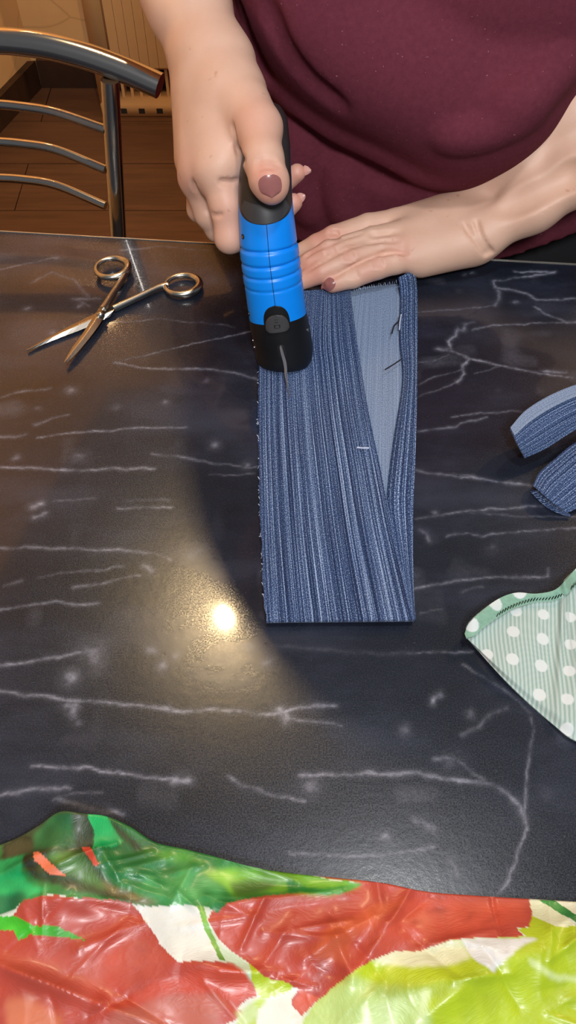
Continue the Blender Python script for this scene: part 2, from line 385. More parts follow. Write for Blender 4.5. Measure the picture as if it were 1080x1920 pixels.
vein(.9, .35, (868, 1246), (920, 1280), (975, 1318), (995, 1335)); vein(2, .9, (812, 1316), (816, 1306), (827, 1301)); blot(3, .75, (755, 1370)); vein(2.5, .75, (780, 1533), (797, 1543), (812, 1556)); blot(3.2, .75, (720, 1570))
vein(1, .55, (540, 1602), (600, 1602), (665, 1608), (740, 1602), (810, 1590)); vein(1, .45, (780, 1225), (830, 1224), (885, 1220)); vein(2, .13, (520, 1210), (640, 1222), (780, 1225)); vein(2, .35, (865, 1375), (895, 1362), (920, 1340), (950, 1330)); blot(3, .5, (882, 1341))
vein(1.5, .3, (845, 1610), (855, 1640)); vein(1.2, .4, (790, 1150), (830, 1143)); vein(1.6, .85, (965, 510), (1040, 510), (1020, 514), (940, 525), (925, 528), (930, 540), (965, 545), (990, 552), (1005, 561), (1080, 561))
vein(2.2, .7, (935, 545), (935, 560), (928, 573)); vein(.9, .4, (785, 585), (900, 577), (930, 572)); vein(1.4, .75, (1003, 575), (1020, 588), (1050, 598), (1062, 604), (1085, 602)); vein(1.1, .6, (1062, 604), (975, 607), (900, 613), (885, 620))
vein(1.8, .8, (890, 605), (873, 610), (870, 620), (860, 615), (855, 630), (840, 640), (845, 655), (820, 655), (850, 660), (880, 672), (868, 685), (870, 700), (855, 715)); vein(1.2, .5, (785, 680), (815, 678), (840, 665)); vein(1, .35, (785, 722), (810, 708), (840, 700), (870, 690))
vein(1, .45, (785, 745), (820, 732), (855, 715)); vein(1.3, .75, (885, 673), (940, 686), (1000, 697), (1075, 710)); vein(.8, .3, (940, 686), (890, 700)); vein(2, .6, (1018, 695), (1060, 699))
vein(1.2, .6, (785, 808), (850, 800), (880, 790), (912, 783)); vein(1, .4, (845, 783), (900, 775), (990, 770)); vein(1.4, .7, (780, 880), (810, 888), (860, 893), (920, 900), (1000, 912)); vein(.9, .4, (850, 887), (890, 893))
vein(1.2, .6, (780, 972), (815, 966), (860, 960), (940, 953), (1030, 947)); blot(2.5, .6, (815, 963)); vein(.9, .3, (880, 962), (1000, 968), (1080, 967)); vein(1.1, .6, (835, 1005), (870, 1001), (905, 1005), (960, 998), (1030, 992), (1085, 988))
vein(2.5, .6, (785, 993), (800, 1000), (808, 1013)); blot(5, .35, (925, 1028)); vein(1.2, .65, (780, 1104), (820, 1095), (860, 1088), (930, 1083), (1025, 1082), (1027, 1068)); vein(1.2, .45, (865, 1107), (905, 1100)); blot(2, .5, (870, 515), (885, 513), (965, 567))
vein(1.6, .25, (430, 470), (490, 476), (700, 520)); vein(1.5, .35, (225, 470), (300, 462), (390, 470))
sg, tg = 0.0011, 0.0011
sv = np.arange(-0.31, 0.3105, sg); tv = np.arange(0.0, 0.575, tg)
SS, TT = np.meshgrid(sv, tv, indexing='ij'); XY = P0 + SS.reshape(-1, 1) * E1 + TT.reshape(-1, 1) * E2
warp = np.stack([vnoise(XY, 110, 1) + .5 * vnoise(XY, 300, 2), vnoise(XY, 110, 3) + .5 * vnoise(XY, 300, 4)], 1) * 0.0011
XW = XY + warp; vv = np.zeros(len(XY)); brk = 0.62 + 0.38 * vnoise(XY, 90, 5) + 0.25 * vnoise(XY, 400, 6)
for w_, s_, pts in VE:
    dmin = np.full(len(XY), 1.0); wm = w_ * 0.00052; pad = wm * 4 + 0.003
    pts = np.array(pts); lo, hi = pts.min(0) - pad, pts.max(0) + pad
    ix = np.nonzero(((XW > lo) & (XW < hi)).all(1))[0]; q = XW[ix]; d = np.full(len(ix), 1.0)
    for a, b in zip(pts[:-1], pts[1:]):
        ab = b - a; tt = np.clip(((q - a) @ ab) / (ab @ ab + 1e-12), 0, 1); d = np.minimum(d, np.linalg.norm(q - a - tt[:, None] * ab, axis=1))
    vv[ix] = np.maximum(vv[ix], s_ * (0.75 * np.exp(-(d / wm) ** 2) + 0.34 * np.exp(-(d / (wm * 2.6)) ** 2)) * np.clip(brk[ix], 0.25, 1.1))
vv = np.maximum(vv, 0.25 * np.clip(vnoise(XY * (1, 2.4), 14, 9) * vnoise(XY, 60, 8) - 0.25, 0, 1))
ns, nt = len(sv), len(tv); V = np.column_stack([XY, np.zeros(len(XY))]); Fc = grid_faces(ns, nt)[:, ::-1]
def tpt(s, t, z): q = P0 + s * E1 + t * E2; return [q[0], q[1], z]
S0, S1, T1 = -0.52, 0.62, 0.78; n0 = len(V); lastT = tv[-1]
extra = [tpt(S0, 0, 0), tpt(sv[0], 0, 0), tpt(sv[0], lastT, 0), tpt(S0, lastT, 0), tpt(sv[-1], 0, 0), tpt(S1, 0, 0), tpt(S1, lastT, 0), tpt(sv[-1], lastT, 0), tpt(S0, T1, 0), tpt(S1, T1, 0)]
low = [tpt(S0, 0, -.028), tpt(S1, 0, -.028), tpt(S1, T1, -.028), tpt(S0, T1, -.028)]
e = n0; xf = np.array([(e, e + 1, e + 2, e + 3), (e + 4, e + 5, e + 6, e + 7), (e + 3, e + 6, e + 9, e + 8), (e + 10, e + 11, e + 12, e + 13), (e, e + 5, e + 11, e + 10), (e + 5, e + 9, e + 12, e + 11), (e + 9, e + 8, e + 13, e + 12), (e + 8, e, e + 10, e + 13)])
xf[:3] = xf[:3, ::-1]
V = np.vstack([V, extra, low]); top = mesh('tabletop', V, np.vstack([Fc, xf]), M['marble'], tab, False, attrs={'vein': np.concatenate([vv, np.zeros(14)])})
for nm, s0, s1, t0_, t1_ in (('edge_trim', S0, S1, -0.0012, -0.0002),):
    c = [tpt(s0, t0_, 0)[:2], tpt(s1, t0_, 0)[:2], tpt(s1, t1_, 0)[:2], tpt(s0, t1_, 0)[:2]]
    tag(prism(nm, c, -0.028, 0.0008, M['trim'], tab), 'bright metal strip along the far table edge')
for s, tt in ((S0 + .06, .08), (S1 - .06, .08), (S0 + .06, T1 - .08), (S1 - .06, T1 - .08)):
    q = tpt(s, tt, 0); tube('leg', [(q[0], q[1], ZF), (q[0], q[1], -0.028)], 0.022, M['chrome'], tab)

# ------------------------------------------------------------------ chrome chair at the far side
XC = -0.285; YC = 0.705
ch = tag(empty('chair', (XC, YC - 0.2, ZF)), 'chrome tube chair with an arched top rail, tucked against the far table edge', 'chair')
def mirror(P): P = np.array(P); Q = P[::-1].copy(); Q[:, 0] = 2 * XC - Q[:, 0]; return Q
def bow(pts, dY=0.0):
    P = np.array([PY(px, py, YC + dY) for px, py in pts]); hw = P[-1][0] - XC
    P[:, 1] += 0.028 * (1 - ((P[:, 0] - XC) / hw) ** 2); P[:, 2] += 0.0 
    full = np.vstack([mirror(P), P]); return smooth_path(full, 5)
rail = tube('top_rail', bow([(-30, 107), (30, 108), (90, 113), (160, 125), (232, 142), (300, 161)]), 0.0105, M['chrome'], ch, 20)
cap = PY(301, 161, YC)
for y0, y1, y2 in ((228, 230, 243), (299, 301, 318), (367, 369, 386)):
    tube('back_rod', bow([(-30, y0 - 1), (30, y0), (100, y1 + 1), (198, y2)], 0.002), 0.0042, M['chrome'], ch, 10)
for sgn in (0, 1):
    P = np.array([PY(206, 150, YC + .004), PY(214, 300, YC), PY(222, 440, YC - .004), PY(228, 560, YC - .006)]); P = np.vstack([P, P[-1] + (P[-1] - P[-2]) * 1.2])
    P = np.vstack([P, [P[-1][0], P[-1][1] - 0.01, ZF]])
    if sgn: P[:, 0] = 2 * XC - P[:, 0]
    tube('back_post', smooth_path(P, 6), 0.0078, M['chrome'], ch, 16)
    q = [(XC + (0.15 if not sgn else -0.15), YC + 0.33, ZF), (XC + (0.15 if not sgn else -0.15), YC + 0.31, -0.35)]
    tube('front_leg', q, 0.009, M['chrome'], ch)
box('seat', (XC - 0.17, YC + 0.015, -0.36), (XC + 0.17, YC + 0.33, -0.325), M['seat'], ch, 0.012)

# ------------------------------------------------------------------ cloth pieces
def resample(pts, n):
    P = smooth_path(pts, 10); d = np.concatenate([[0], np.cumsum(np.linalg.norm(np.diff(P, axis=0), axis=1))])
    tt = np.linspace(0, d[-1], n); return np.stack([np.interp(tt, d, P[:, i]) for i in range(P.shape[1])], 1)
def loft_px(left, right, nu, nv, z):
    """sheet between two px polylines laid out on the table; z(u, v) height; returns (nu,nv,3) grid and uv in metres"""
    A, B = resample(left, nv), resample(right, nv); u = np.linspace(0, 1, nu)
    G = np.zeros((nu, nv, 3))
    for i in range(nu):
        for j in range(nv):
            p = A[j] * (1 - u[i]) + B[j] * u[i]; G[i, j] = Pz(p[0], p[1], z(u[i], j / (nv - 1)))
    wd = np.linalg.norm(G[-1] - G[0], axis=1).mean(); ln = np.linalg.norm(np.diff(G[nu // 2], axis=0), axis=1).sum()
    U, Vv = np.meshgrid(u * wd, np.linspace(0, ln, nv), indexing='ij')
    return G, np.stack([U.ravel(), Vv.ravel()], 1)
strip = tag(empty('denim_strip', tuple(Pz(640, 900))), 'long folded strip of streaked blue denim lying under the blue cutting tool', 'denim')
def wob(u, v, k): return 0.0007 * math.sin(9 * v + k + 3 * u) + 0.0006 * math.sin(23 * v + 5 * u + 2 * k)
fl_ = [(520, 548), (486, 640), (485, 690), (484, 800), (486, 900), (489, 1000), (494, 1100), (498, 1163)]
fr_ = [(656, 540), (664, 600), (673, 660), (689, 760), (712, 870), (735, 985), (760, 1090), (777, 1160)]
def zf(u, v): return 0.0068 + wob(u, v, 0) + 0.002 * max(0, 1 - abs(u - 1) / 0.08) * (1 - v) + .0012 * sstep(.8, 1, v)
G, uv = loft_px(fl_, fr_, 60, 120, zf); edge = np.array([vnoise(np.array([[j * 0.35, 0.5]]), 1.0, 3)[0] for j in range(120)])
G[0, :, 0] += 0.0008 * edge
front = shell('front_panel', G, 0.0011, M['denim'], strip, uv)
# the fold at the near end, turning under
nb = 12; a = np.linspace(0, math.pi, nb); base_e = G[:, -1].copy(); FG = np.zeros((60, nb, 3))
for j in range(nb):
    FG[:, j] = base_e; FG[:, j, 1] += 0.0045 * (1 - math.cos(a[j] / 2)) - .0006 * math.sin(a[j]); FG[:, j, 2] = base_e[:, 2] * (1 - j / (nb - 1)) + .0014 * j / (nb - 1)
tag(shell('fold', FG, 0.0009, M['denim'], strip, np.stack([np.repeat(uv.reshape(60, 120, 2)[:, -1, 0], nb), np.tile(uv.reshape(60, 120, 2)[0, -1, 1] + a * 0.002, 60)], 1)), 'rounded turn at the near end')
G, uv = loft_px([(560, 552), (520, 700), (500, 900), (500, 1160)], [(760, 530), (764, 700), (766, 900), (775, 1160)], 40, 70, lambda u, v: 0.0022 + 0.5 * wob(u, v, 1))
tag(shell('reverse_panel', G, 0.0010, M['denim_back'], strip, uv), 'pale reverse side showing in the gap')
el = [(747, 520), (750, 555), (749, 637), (754, 690), (752, 735), (739, 817), (728, 900), (726, 950), (737, 1010), (757, 1095), (774, 1160)]
er = [(776, 506), (782, 536), (783, 630), (782, 742), (779, 855), (775, 956), (775, 1080), (778, 1161)]
def ze(u, v): return 0.0045 + 0.5 * wob(u, v, 2) + 0.012 * (1 - sstep(0.0, 0.06, v)) + 0.003 * math.sin(math.pi * u) * (1 - sstep(0.5, 0.8, v)) - 0.002 * sstep(0.55, 0.9, v)
G, uv = loft_px(el, er, 24, 110, ze)
uv2 = uv * 0.85
tag(shell('turned_edge', G, 0.0011, M['denim'], strip, uv2), 'darker edge turned over along the right side')
for nm, pts, r, m, lb in (('thread', [(750, 592), (747, 603), (739, 611), (735, 625)], .0006, 'thread', 'loose dark thread'), ('thread', [(753, 673), (740, 682), (722, 693)], .0005, 'thread', 'loose dark thread'),
                      ('thread', [(669, 839), (680, 840), (692, 840)], .0006, 'white_thread', 'short white tacking stitch'), ('thread', [(752, 590), (750, 604), (749, 618)], .0006, 'white_thread', 'pale sliver painted in as a white highlight')):  # the last, pale sliver is a white highlight put in as colour
    z = 0.0095 if m == 'thread' or lb.startswith('pale') else 0.0105
    tag(tube(nm, smooth_path([Pz(x, y, z) for x, y in pts], 5), r, M[m], strip, 6), lb)
fr = bmesh.new(); rr = random.Random(3)
for i in range(60):                                                # frayed ends along the cut edges
    if i < 40: yy_ = rr.uniform(690, 1130); q = Pz(np.interp(yy_, [690, 800, 900, 1000, 1100, 1163], [485.5, 484.5, 486.5, 489.5, 494.5, 498]), yy_, 0.006); d = (-rr.uniform(.0003, .0016), rr.uniform(-.003, .003), 0)
    else: q = Pz(664 + (i - 40) * 4.2, 545 - (i - 40) * .8, 0.008); d = (rr.uniform(-.001, .001), rr.uniform(.001, .003), .001)
    p = Vector(q); d = Vector(d); s = Vector((.0002, .0003, 0))
    vs = [fr.verts.new(c) for c in (p - s, p + s, p + d + s * .5, p + d - s * .5)]; ft = [fr.verts.new(v.co - Vector((0, 0, .0005))) for v in vs]
    fr.faces.new(vs); fr.faces.new(ft[::-1])
    for k in range(4): fr.faces.new((vs[k], ft[k], ft[(k + 1) % 4], vs[(k + 1) % 4]))
tag(bm_obj('frayed_threads', fr, M['white_thread'], strip), kind='stuff')

# two curled denim offcuts at the right
def ribbon(name, tops, bots, zt, zb, label):
    """arched strip: tops/bots px polylines of its two long edges with heights zt/zb along them"""
    o = tag(empty(name, tuple(Pz(*tops[0]))), label, 'denim')
    n = 50; A, B = resample(tops, n), resample(bots, n); G = np.zeros((26, n, 3)); v = np.linspace(0, 1, n)
    ZT, ZB = np.interp(v, np.linspace(0, 1, len(zt)), zt), np.interp(v, np.linspace(0, 1, len(zb)), zb)
    for i, u in enumerate(np.linspace(0, 1, 26)):
        for j in range(n):
            p = A[j] * (1 - u) + B[j] * u; z = ZT[j] * (1 - u) + ZB[j] * u + 0.004 * math.sin(math.pi * u)
            G[i, j] = Pz(p[0], p[1], z)
    ln = np.linalg.norm(np.diff(G[12], axis=0), axis=1).sum(); U, Vv = np.meshgrid(np.linspace(0, .034, 26), np.linspace(0, ln, n), indexing='ij')
    return o, G, np.stack([U.ravel(), Vv.ravel()], 1)
o, G, uv = ribbon('denim_offcut', [(956, 804), (985, 772), (1030, 744), (1085, 722), (1160, 704), (1240, 700)], [(984, 859), (1022, 842), (1060, 818), (1100, 795), (1170, 765), (1245, 750)], [.026, .03, .033, .034, .03, .012], [.012, .014, .018, .02, .016, .002],
               'curled denim offcut with a pale upper edge, arching above the other one')
tag(shell('band', G, .0012, M['denim'], o, uv))
ul = G[:6].copy() if False else None
A = G[0]; Bp = G[7]; gg = np.stack([A * (1 - s) + Bp * s for s in np.linspace(0, 1, 8)]); gg[..., 2] += 0.0016; uu = uv.reshape(26, 50, 2)[:8].reshape(-1, 2)
tag(shell('turned_hem', gg, .0009, M['denim_back'], o, uu), 'pale turned edge along the top')
o, G, uv = ribbon('denim_offcut', [(1000, 908), (1012, 885), (1040, 860), (1075, 832), (1130, 800), (1200, 770)], [(1062, 962), (1078, 955), (1105, 935), (1140, 905), (1190, 870), (1250, 840)], [.010, .014, .018, .020, .016, .006], [.004, .006, .010, .012, .010, .003],
               'curled denim offcut lying lower and nearer, close to the mint polka-dot cloth')
tag(shell('band', G, .0012, M['denim'], o, uv))
A = G[:, 0]; gg = np.stack([A + np.array([0, 0, -1.0]) * (A[:, 2:3] - .0012) * s + np.array([.004, -.001, 0]) * math.sin(s * 3.1) for s in np.linspace(0, 1, 8)], 1)
uu = np.stack(np.meshgrid(np.linspace(0, .03, 26), np.linspace(0, .008, 8), indexing='ij'), -1).reshape(-1, 2)
tag(shell('turned_end', gg, .0010, M['denim'], o, uu))

# mint polka-dot cloth
mint = tag(empty('polka_dot_cloth', tuple(Pz(1000, 1250))), 'folded mint striped cloth with white polka dots and a green hem', 'cloth')
top_ = [(871, 1188), (880, 1168), (910, 1140), (940, 1120), (970, 1111), (1005, 1113), (1040, 1106), (1062, 1086), (1085, 1062), (1130, 1040), (1180, 1040)]
bot_ = [(876, 1198), (896, 1220), (940, 1268), (985, 1312), (1030, 1352), (1072, 1385), (1110, 1395), (1180, 1400)]
def zm(u, v): return 0.0075 + .0022 * math.sin(7 * v + 1) * (1 - .5 * u) + .0015 * math.sin(15 * v + 4 * u) + .006 * math.exp(-((v - .62) / .03) ** 2) * (1 - u) - .004 * sstep(.9, 1, u) + .004 * (1 - sstep(0, .12, u)) * sstep(0, .1, v)
G, uv = loft_px(top_, bot_, 200, 220, zm)
P = G.reshape(-1, 3)
sd = (Pz(1003, 1300) - Pz(992, 1150))[:2]; sd /= np.linalg.norm(sd); cs = P[:, 0] * -sd[1] + P[:, 1] * sd[0]
al = P[:, 0] * sd[0] + P[:, 1] * sd[1]; cs = cs + 0.0006 * np.sin(al * 90) + .0003 * vnoise(P[:, :2], 60, 3)
st = 0.5 + 0.5 * np.sin(cs * 2 * math.pi / 0.0026); st = sstep(.25, .75, st)
c1, c2, wh, gr = s2l((146, 170, 160)), s2l((182, 196, 191)), s2l((206, 213, 211)), s2l((130, 168, 148))
col = c1 + (c2 - c1) * st[:, None]
dots = [(962, 1185, 13), (1018, 1197, 13), (960, 1238, 13), (1016, 1246, 13), (1013, 1300, 13), (1063, 1312, 12), (1067, 1258, 12), (1019, 1152, 12), (968, 1146, 12), (1064, 1367, 12), (1070, 1207, 12), (913, 1228, 12), (958, 1290, 0), (1110, 1330, 12), (1115, 1280, 12), (1115, 1225, 12), (1070, 1155, 12), (1120, 1170, 12)]
for x, y, r in dots:
    if not r: continue
    c = Pz(x, y, .007); q = np.hypot(P[:, 0] - c[0], P[:, 1] - c[1]); m_ = 1 - sstep(r / 3200 - .0003, r / 3200 + .0003, q); col = col + (wh - col) * m_[:, None]
seam = np.abs(cs - (Pz(1071, 1250)[0] * -sd[1] + Pz(1071, 1250)[1] * sd[0])); col = col * (1 - .18 * np.exp(-(seam / .0007) ** 2))[:, None]
tag(shell('panel', G, .0012, M['mint'], mint, uv, {'print': np.column_stack([col, np.ones(len(col))])}))
hb = [(874, 1196), (890, 1192), (905, 1178), (930, 1160), (960, 1143), (1000, 1130), (1040, 1126), (1066, 1112), (1085, 1095), (1130, 1066), (1180, 1062)]
G, uv = loft_px(top_, hb, 40, 160, lambda u, v: zm(0.1 * u, v) + .0026)
G[..., 2] += 0; P = G.reshape(-1, 3); col = np.tile(gr, (len(P), 1)) * (1 + .10 * vnoise(P[:, :2], 900, 3))[:, None]
for x, y, r in ((926, 1137, 13), (972, 1112, 13), (883, 1180, 11), (1040, 1112, 0), (1090, 1070, 12)):
    if not r: continue
    c = Pz(x, y, .010); q = np.hypot(P[:, 0] - c[0], P[:, 1] - c[1]); m_ = 1 - sstep(r / 2700 - .0003, r / 2700 + .0003, q); col = col + (wh - col) * m_[:, None]
tag(shell('hem', G, .0014, M['mint'], mint, uv, {'print': np.column_stack([col, np.ones(len(col))])}), 'plain green hem band with stitching')
Hs = resample([tuple(p) for p in hb], 120); sb = bmesh.new()
for j in range(2, 118, 2):                                         # zigzag stitch of the hem
    a, b = Hs[j] + (0, -3), Hs[j + 1] + (1, -9); z = .0118
    p, q = Vector(Pz(a[0], a[1], z)), Vector(Pz(b[0], b[1], z)); s = (q - p).cross(Vector((0, 0, 1))).normalized() * .00025
    vs = [sb.verts.new(c) for c in (p - s, p + s, q + s, q - s)]; f = sb.faces.new(vs)
bmesh.ops.solidify(sb, geom=list(sb.faces), thickness=.0004)
tag(bm_obj('hem_stitches', sb, plain('mint_thread', (120, 165, 138), .9), mint), kind='stuff')

# ------------------------------------------------------------------ printed oilcloth at the near end
edge_px = [(-60, 1600), (0, 1583), (40, 1566), (75, 1545), (112, 1521), (160, 1525), (200, 1530), (245, 1550), (290, 1578), (350, 1592), (410, 1607), (480, 1626), (560, 1638), (640, 1646), (720, 1655), (800, 1671), (900, 1679), (1000, 1685), (1080, 1690), (1150, 1694)]
def zedge(px): return 0.004 + .017 * np.exp(-((px - 135) / 80.0) ** 2) + .004 * np.exp(-((px - 420) / 120.0) ** 2) + .006 * np.exp(-((px - 700) / 160.0) ** 2)
ne, nd = 560, 190
E = resample(edge_px, ne); top3 = np.array([Pz(x, y, zedge(x)) for x, y in E])
near = np.stack([np.linspace(-.20, .20, ne), np.full(ne, -0.045)], 1)
G = np.zeros((ne, nd, 3)); s = np.linspace(0, 1, nd)
for j in range(nd):
    G[:, j, :2] = top3[:, :2] * (1 - s[j]) + near * s[j]; G[:, j, 2] = top3[:, 2]
P = G.reshape(-1, 3); dst = np.repeat(s[None], ne, 0).reshape(-1) * .16; e0 = np.repeat(top3[:, 2:3], nd, 1).reshape(-1)
def crease(x1, y1, x2, y2, hgt, wd):
    a, b = Pz(x1, y1, .012)[:2], Pz(x2, y2, .012)[:2]; ab = b - a; tt = np.clip(((P[:, :2] - a) @ ab) / (ab @ ab), 0, 1)
    d = np.linalg.norm(P[:, :2] - a - tt[:, None] * ab, axis=1); return hgt * np.exp(-(d / wd) ** 1.5) * (np.sin(math.pi * np.clip(tt, .08, .92)) ** .5)
z = .006 + (e0 - .006) * np.exp(-(dst / .035)) + .006 * sstep(.0, .03, dst)
z += .0018 * vnoise(P[:, :2], 26, 1) * sstep(0, .02, dst) + .0007 * vnoise(P[:, :2], 75, 2) * sstep(0, .01, dst)
rid = 1 - np.abs(vnoise(P[:, :2] + .01 * np.stack([vnoise(P[:, :2], 30, 8), vnoise(P[:, :2], 30, 9)], 1), 40, 6)); z += .0003 * rid ** 8 * sstep(.004, .02, dst)
for c in ((0, 1810, 190, 1885, .006, .004), (190, 1885, 300, 1925, .004, .004), (150, 1780, 270, 1730, .003, .003), (330, 1805, 480, 1830, .005, .006), (190, 1590, 230, 1660, .003, .003), (570, 1800, 700, 1720, .006, .005),
          (620, 1740, 660, 1840, .004, .003), (400, 1700, 640, 1668, .004, .004), (690, 1880, 1080, 1770, .010, .014), (420, 1610, 560, 1650, .003, .003), (650, 1850, 760, 1690, .005, .005), (780, 1920, 900, 1830, .004, .006), (60, 1690, 260, 1690, .005, .006), (0, 1640, 100, 1600, .004, .004)):
    z += crease(*c)
rc = random.Random(11)
for _ in range(46):                                                 # sharp fine creases of the stiff sheet
    x, y, a_, l_ = rc.uniform(0, 1080), rc.uniform(1680, 1930), rc.gauss(.2, .8), rc.uniform(60, 170)
    if y < np.interp(x, [0, 540, 1080], [1640, 1690, 1740]): continue
    z += crease(x, y, x + l_ * math.cos(a_), y - l_ * math.sin(a_), rc.uniform(.0010, .0026) * rc.choice((1, 1, -.7)), rc.uniform(.0014, .0032))
for _ in range(14):
    x = rc.uniform(20, 420); y = np.interp(x, [0, 135, 420], [1640, 1600, 1660]) + rc.uniform(0, 50); a_ = rc.gauss(-.1, .7); l_ = rc.uniform(40, 110)
    z += crease(x, y, x + l_ * math.cos(a_), y - l_ * math.sin(a_), rc.uniform(.0010, .0022), rc.uniform(.0012, .0028))
P[:, 2] = np.maximum(z, .0022); P[::nd, 2] = np.maximum(e0[::nd] - .001, .0016)
# the print: patches laid out on the cloth, in cloth coordinates
dw = np.stack([vnoise(P[:, :2], 90, 21), vnoise(P[:, :2], 90, 22)], 1) * .0009 + np.stack([vnoise(P[:, :2], 330, 23), vnoise(P[:, :2], 330, 24)], 1) * .0003
PX, PYc = P[:, 0] + dw[:, 0], P[:, 1] + dw[:, 1]
col = np.tile(s2l((214, 222, 212)), (len(P), 1))
def patch(rgb, *pts, soft=0.0, op=1.0):
    global col
    q = []
    for x, y in pts:
        h_ = .013 if y > 1600 else .012 + .008 * math.exp(-((x - 135) / 90) ** 2)
        q.append(tuple(Pz(x, y, h_)[:2]))
    m_ = inpoly(PX, PYc, q).astype(float) * op
    if soft:
        m_ = m_.reshape(ne, nd)
        for _ in range(int(soft)): m_ = (m_ + np.roll(m_, 1, 0) + np.roll(m_, -1, 0) + np.roll(m_, 1, 1) + np.roll(m_, -1, 1)) / 5
        m_ = m_.ravel()
    col = col + (s2l(rgb) - col) * m_[:, None]
LIME = (176, 200, 34); RED = (182, 72, 58)
patch(LIME, (565, 1925), (600, 1870), (690, 1800), (760, 1780), (860, 1765), (1000, 1755), (1180, 1700), (1180, 2100), (560, 2100))
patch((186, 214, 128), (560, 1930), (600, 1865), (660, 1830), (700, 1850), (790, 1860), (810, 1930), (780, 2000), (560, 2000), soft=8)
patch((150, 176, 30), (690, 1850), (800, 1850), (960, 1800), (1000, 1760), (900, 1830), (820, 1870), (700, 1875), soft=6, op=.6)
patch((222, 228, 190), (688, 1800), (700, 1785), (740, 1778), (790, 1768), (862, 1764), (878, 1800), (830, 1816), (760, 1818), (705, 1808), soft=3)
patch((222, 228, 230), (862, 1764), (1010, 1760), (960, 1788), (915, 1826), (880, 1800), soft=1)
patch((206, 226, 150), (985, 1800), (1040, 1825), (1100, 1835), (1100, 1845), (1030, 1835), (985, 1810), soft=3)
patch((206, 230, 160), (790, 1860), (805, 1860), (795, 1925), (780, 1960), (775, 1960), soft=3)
patch(LIME, (968, 1742), (990, 1736), (1000, 1712), (1040, 1738), (1075, 1734), (1180, 1720), (1180, 1760), (1000, 1760), (980, 1756))
patch((222, 230, 196), (994, 1683), (1024, 1680), (1078, 1735), (1040, 1739), (1000, 1713))
patch((222, 230, 206), (1040, 1680), (1180, 1685), (1180, 1720), (1085, 1718), (1050, 1690))
patch((44, 132, 60), (1018, 1680), (1044, 1680), (1090, 1716), (1130, 1740), (1100, 1740), (1072, 1724))
# red flesh on the left
patch(RED, (50, 1684), (240, 1688), (262, 1706), (300, 1770), (335, 1804), (440, 1806), (476, 1840), (481, 1866), (445, 1890), (457, 1901), (400, 1930), (300, 2000), (-80, 2000), (-80, 1740), (0, 1742), (30, 1712))
patch((200, 74, 52), (180, 1900), (230, 1875), (300, 1838), (380, 1818), (440, 1812), (474, 1838), (480, 1866), (445, 1880), (410, 1862), (330, 1866), (220, 1892), soft=4)
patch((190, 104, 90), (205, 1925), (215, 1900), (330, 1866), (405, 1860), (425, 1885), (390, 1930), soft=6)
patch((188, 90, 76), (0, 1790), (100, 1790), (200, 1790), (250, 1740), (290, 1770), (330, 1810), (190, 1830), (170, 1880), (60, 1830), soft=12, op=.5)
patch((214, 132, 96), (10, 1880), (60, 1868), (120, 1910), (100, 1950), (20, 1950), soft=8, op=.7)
# white, stem, pale wedge
patch((226, 232, 228), (240, 1684), (374, 1690), (388, 1740), (418, 1803), (335, 1805), (300, 1770), (262, 1706))
patch((196, 220, 192), (380, 1700), (395, 1740), (415, 1775), (470, 1808), (545, 1852), (500, 1862), (482, 1850), (440, 1808), (415, 1803), (390, 1745), soft=2)
patch(LIME, (468, 1808), (548, 1846), (548, 1860), (500, 1868), (482, 1864), (474, 1838))
patch((110, 166, 60), (368, 1696), (380, 1696), (396, 1745), (422, 1803), (412, 1803), (386, 1748))
patch((176, 204, 60), (430, 1935), (455, 1900), (486, 1868), (500, 1866), (480, 1900), (478, 1960), (430, 1960), soft=2)
patch((222, 228, 216), (484, 1890), (558, 1852), (548, 1884), (566, 1908), (560, 1960), (478, 1960))
patch((196, 220, 160), (440, 1900), (480, 1880), (486, 1900), (450, 1930), soft=3, op=.8)
# red flesh on the right
patch(RED, (396, 1712), (430, 1690), (560, 1670), (680, 1656), (560, 1630), (700, 1630), (800, 1660), (1000, 1676), (1003, 1712), (992, 1735), (966, 1740), (978, 1757), (840, 1766), (786, 1788), (740, 1785), (690, 1806), (640, 1842), (600, 1872), (566, 1906), (548, 1882), (560, 1855), (500, 1830), (440, 1790), (410, 1762), (392, 1730))
patch((206, 98, 62), (585, 1790), (620, 1735), (700, 1700), (765, 1680), (700, 1735), (660, 1765), (645, 1810), (610, 1800), soft=6, op=.8)
patch((206, 86, 62), (760, 1690), (850, 1680), (990, 1690), (990, 1720), (860, 1755), (780, 1770), (700, 1790), (720, 1740), soft=8, op=.7)
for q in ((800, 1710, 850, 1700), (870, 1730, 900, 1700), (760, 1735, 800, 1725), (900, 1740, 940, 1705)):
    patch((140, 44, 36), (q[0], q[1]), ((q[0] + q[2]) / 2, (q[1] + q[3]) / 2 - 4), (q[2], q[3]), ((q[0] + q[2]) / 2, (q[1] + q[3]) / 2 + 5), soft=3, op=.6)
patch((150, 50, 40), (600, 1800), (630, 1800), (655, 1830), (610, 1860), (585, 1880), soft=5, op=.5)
patch((200, 84, 60), (550, 1882), (568, 1858), (598, 1870), (566, 1906))
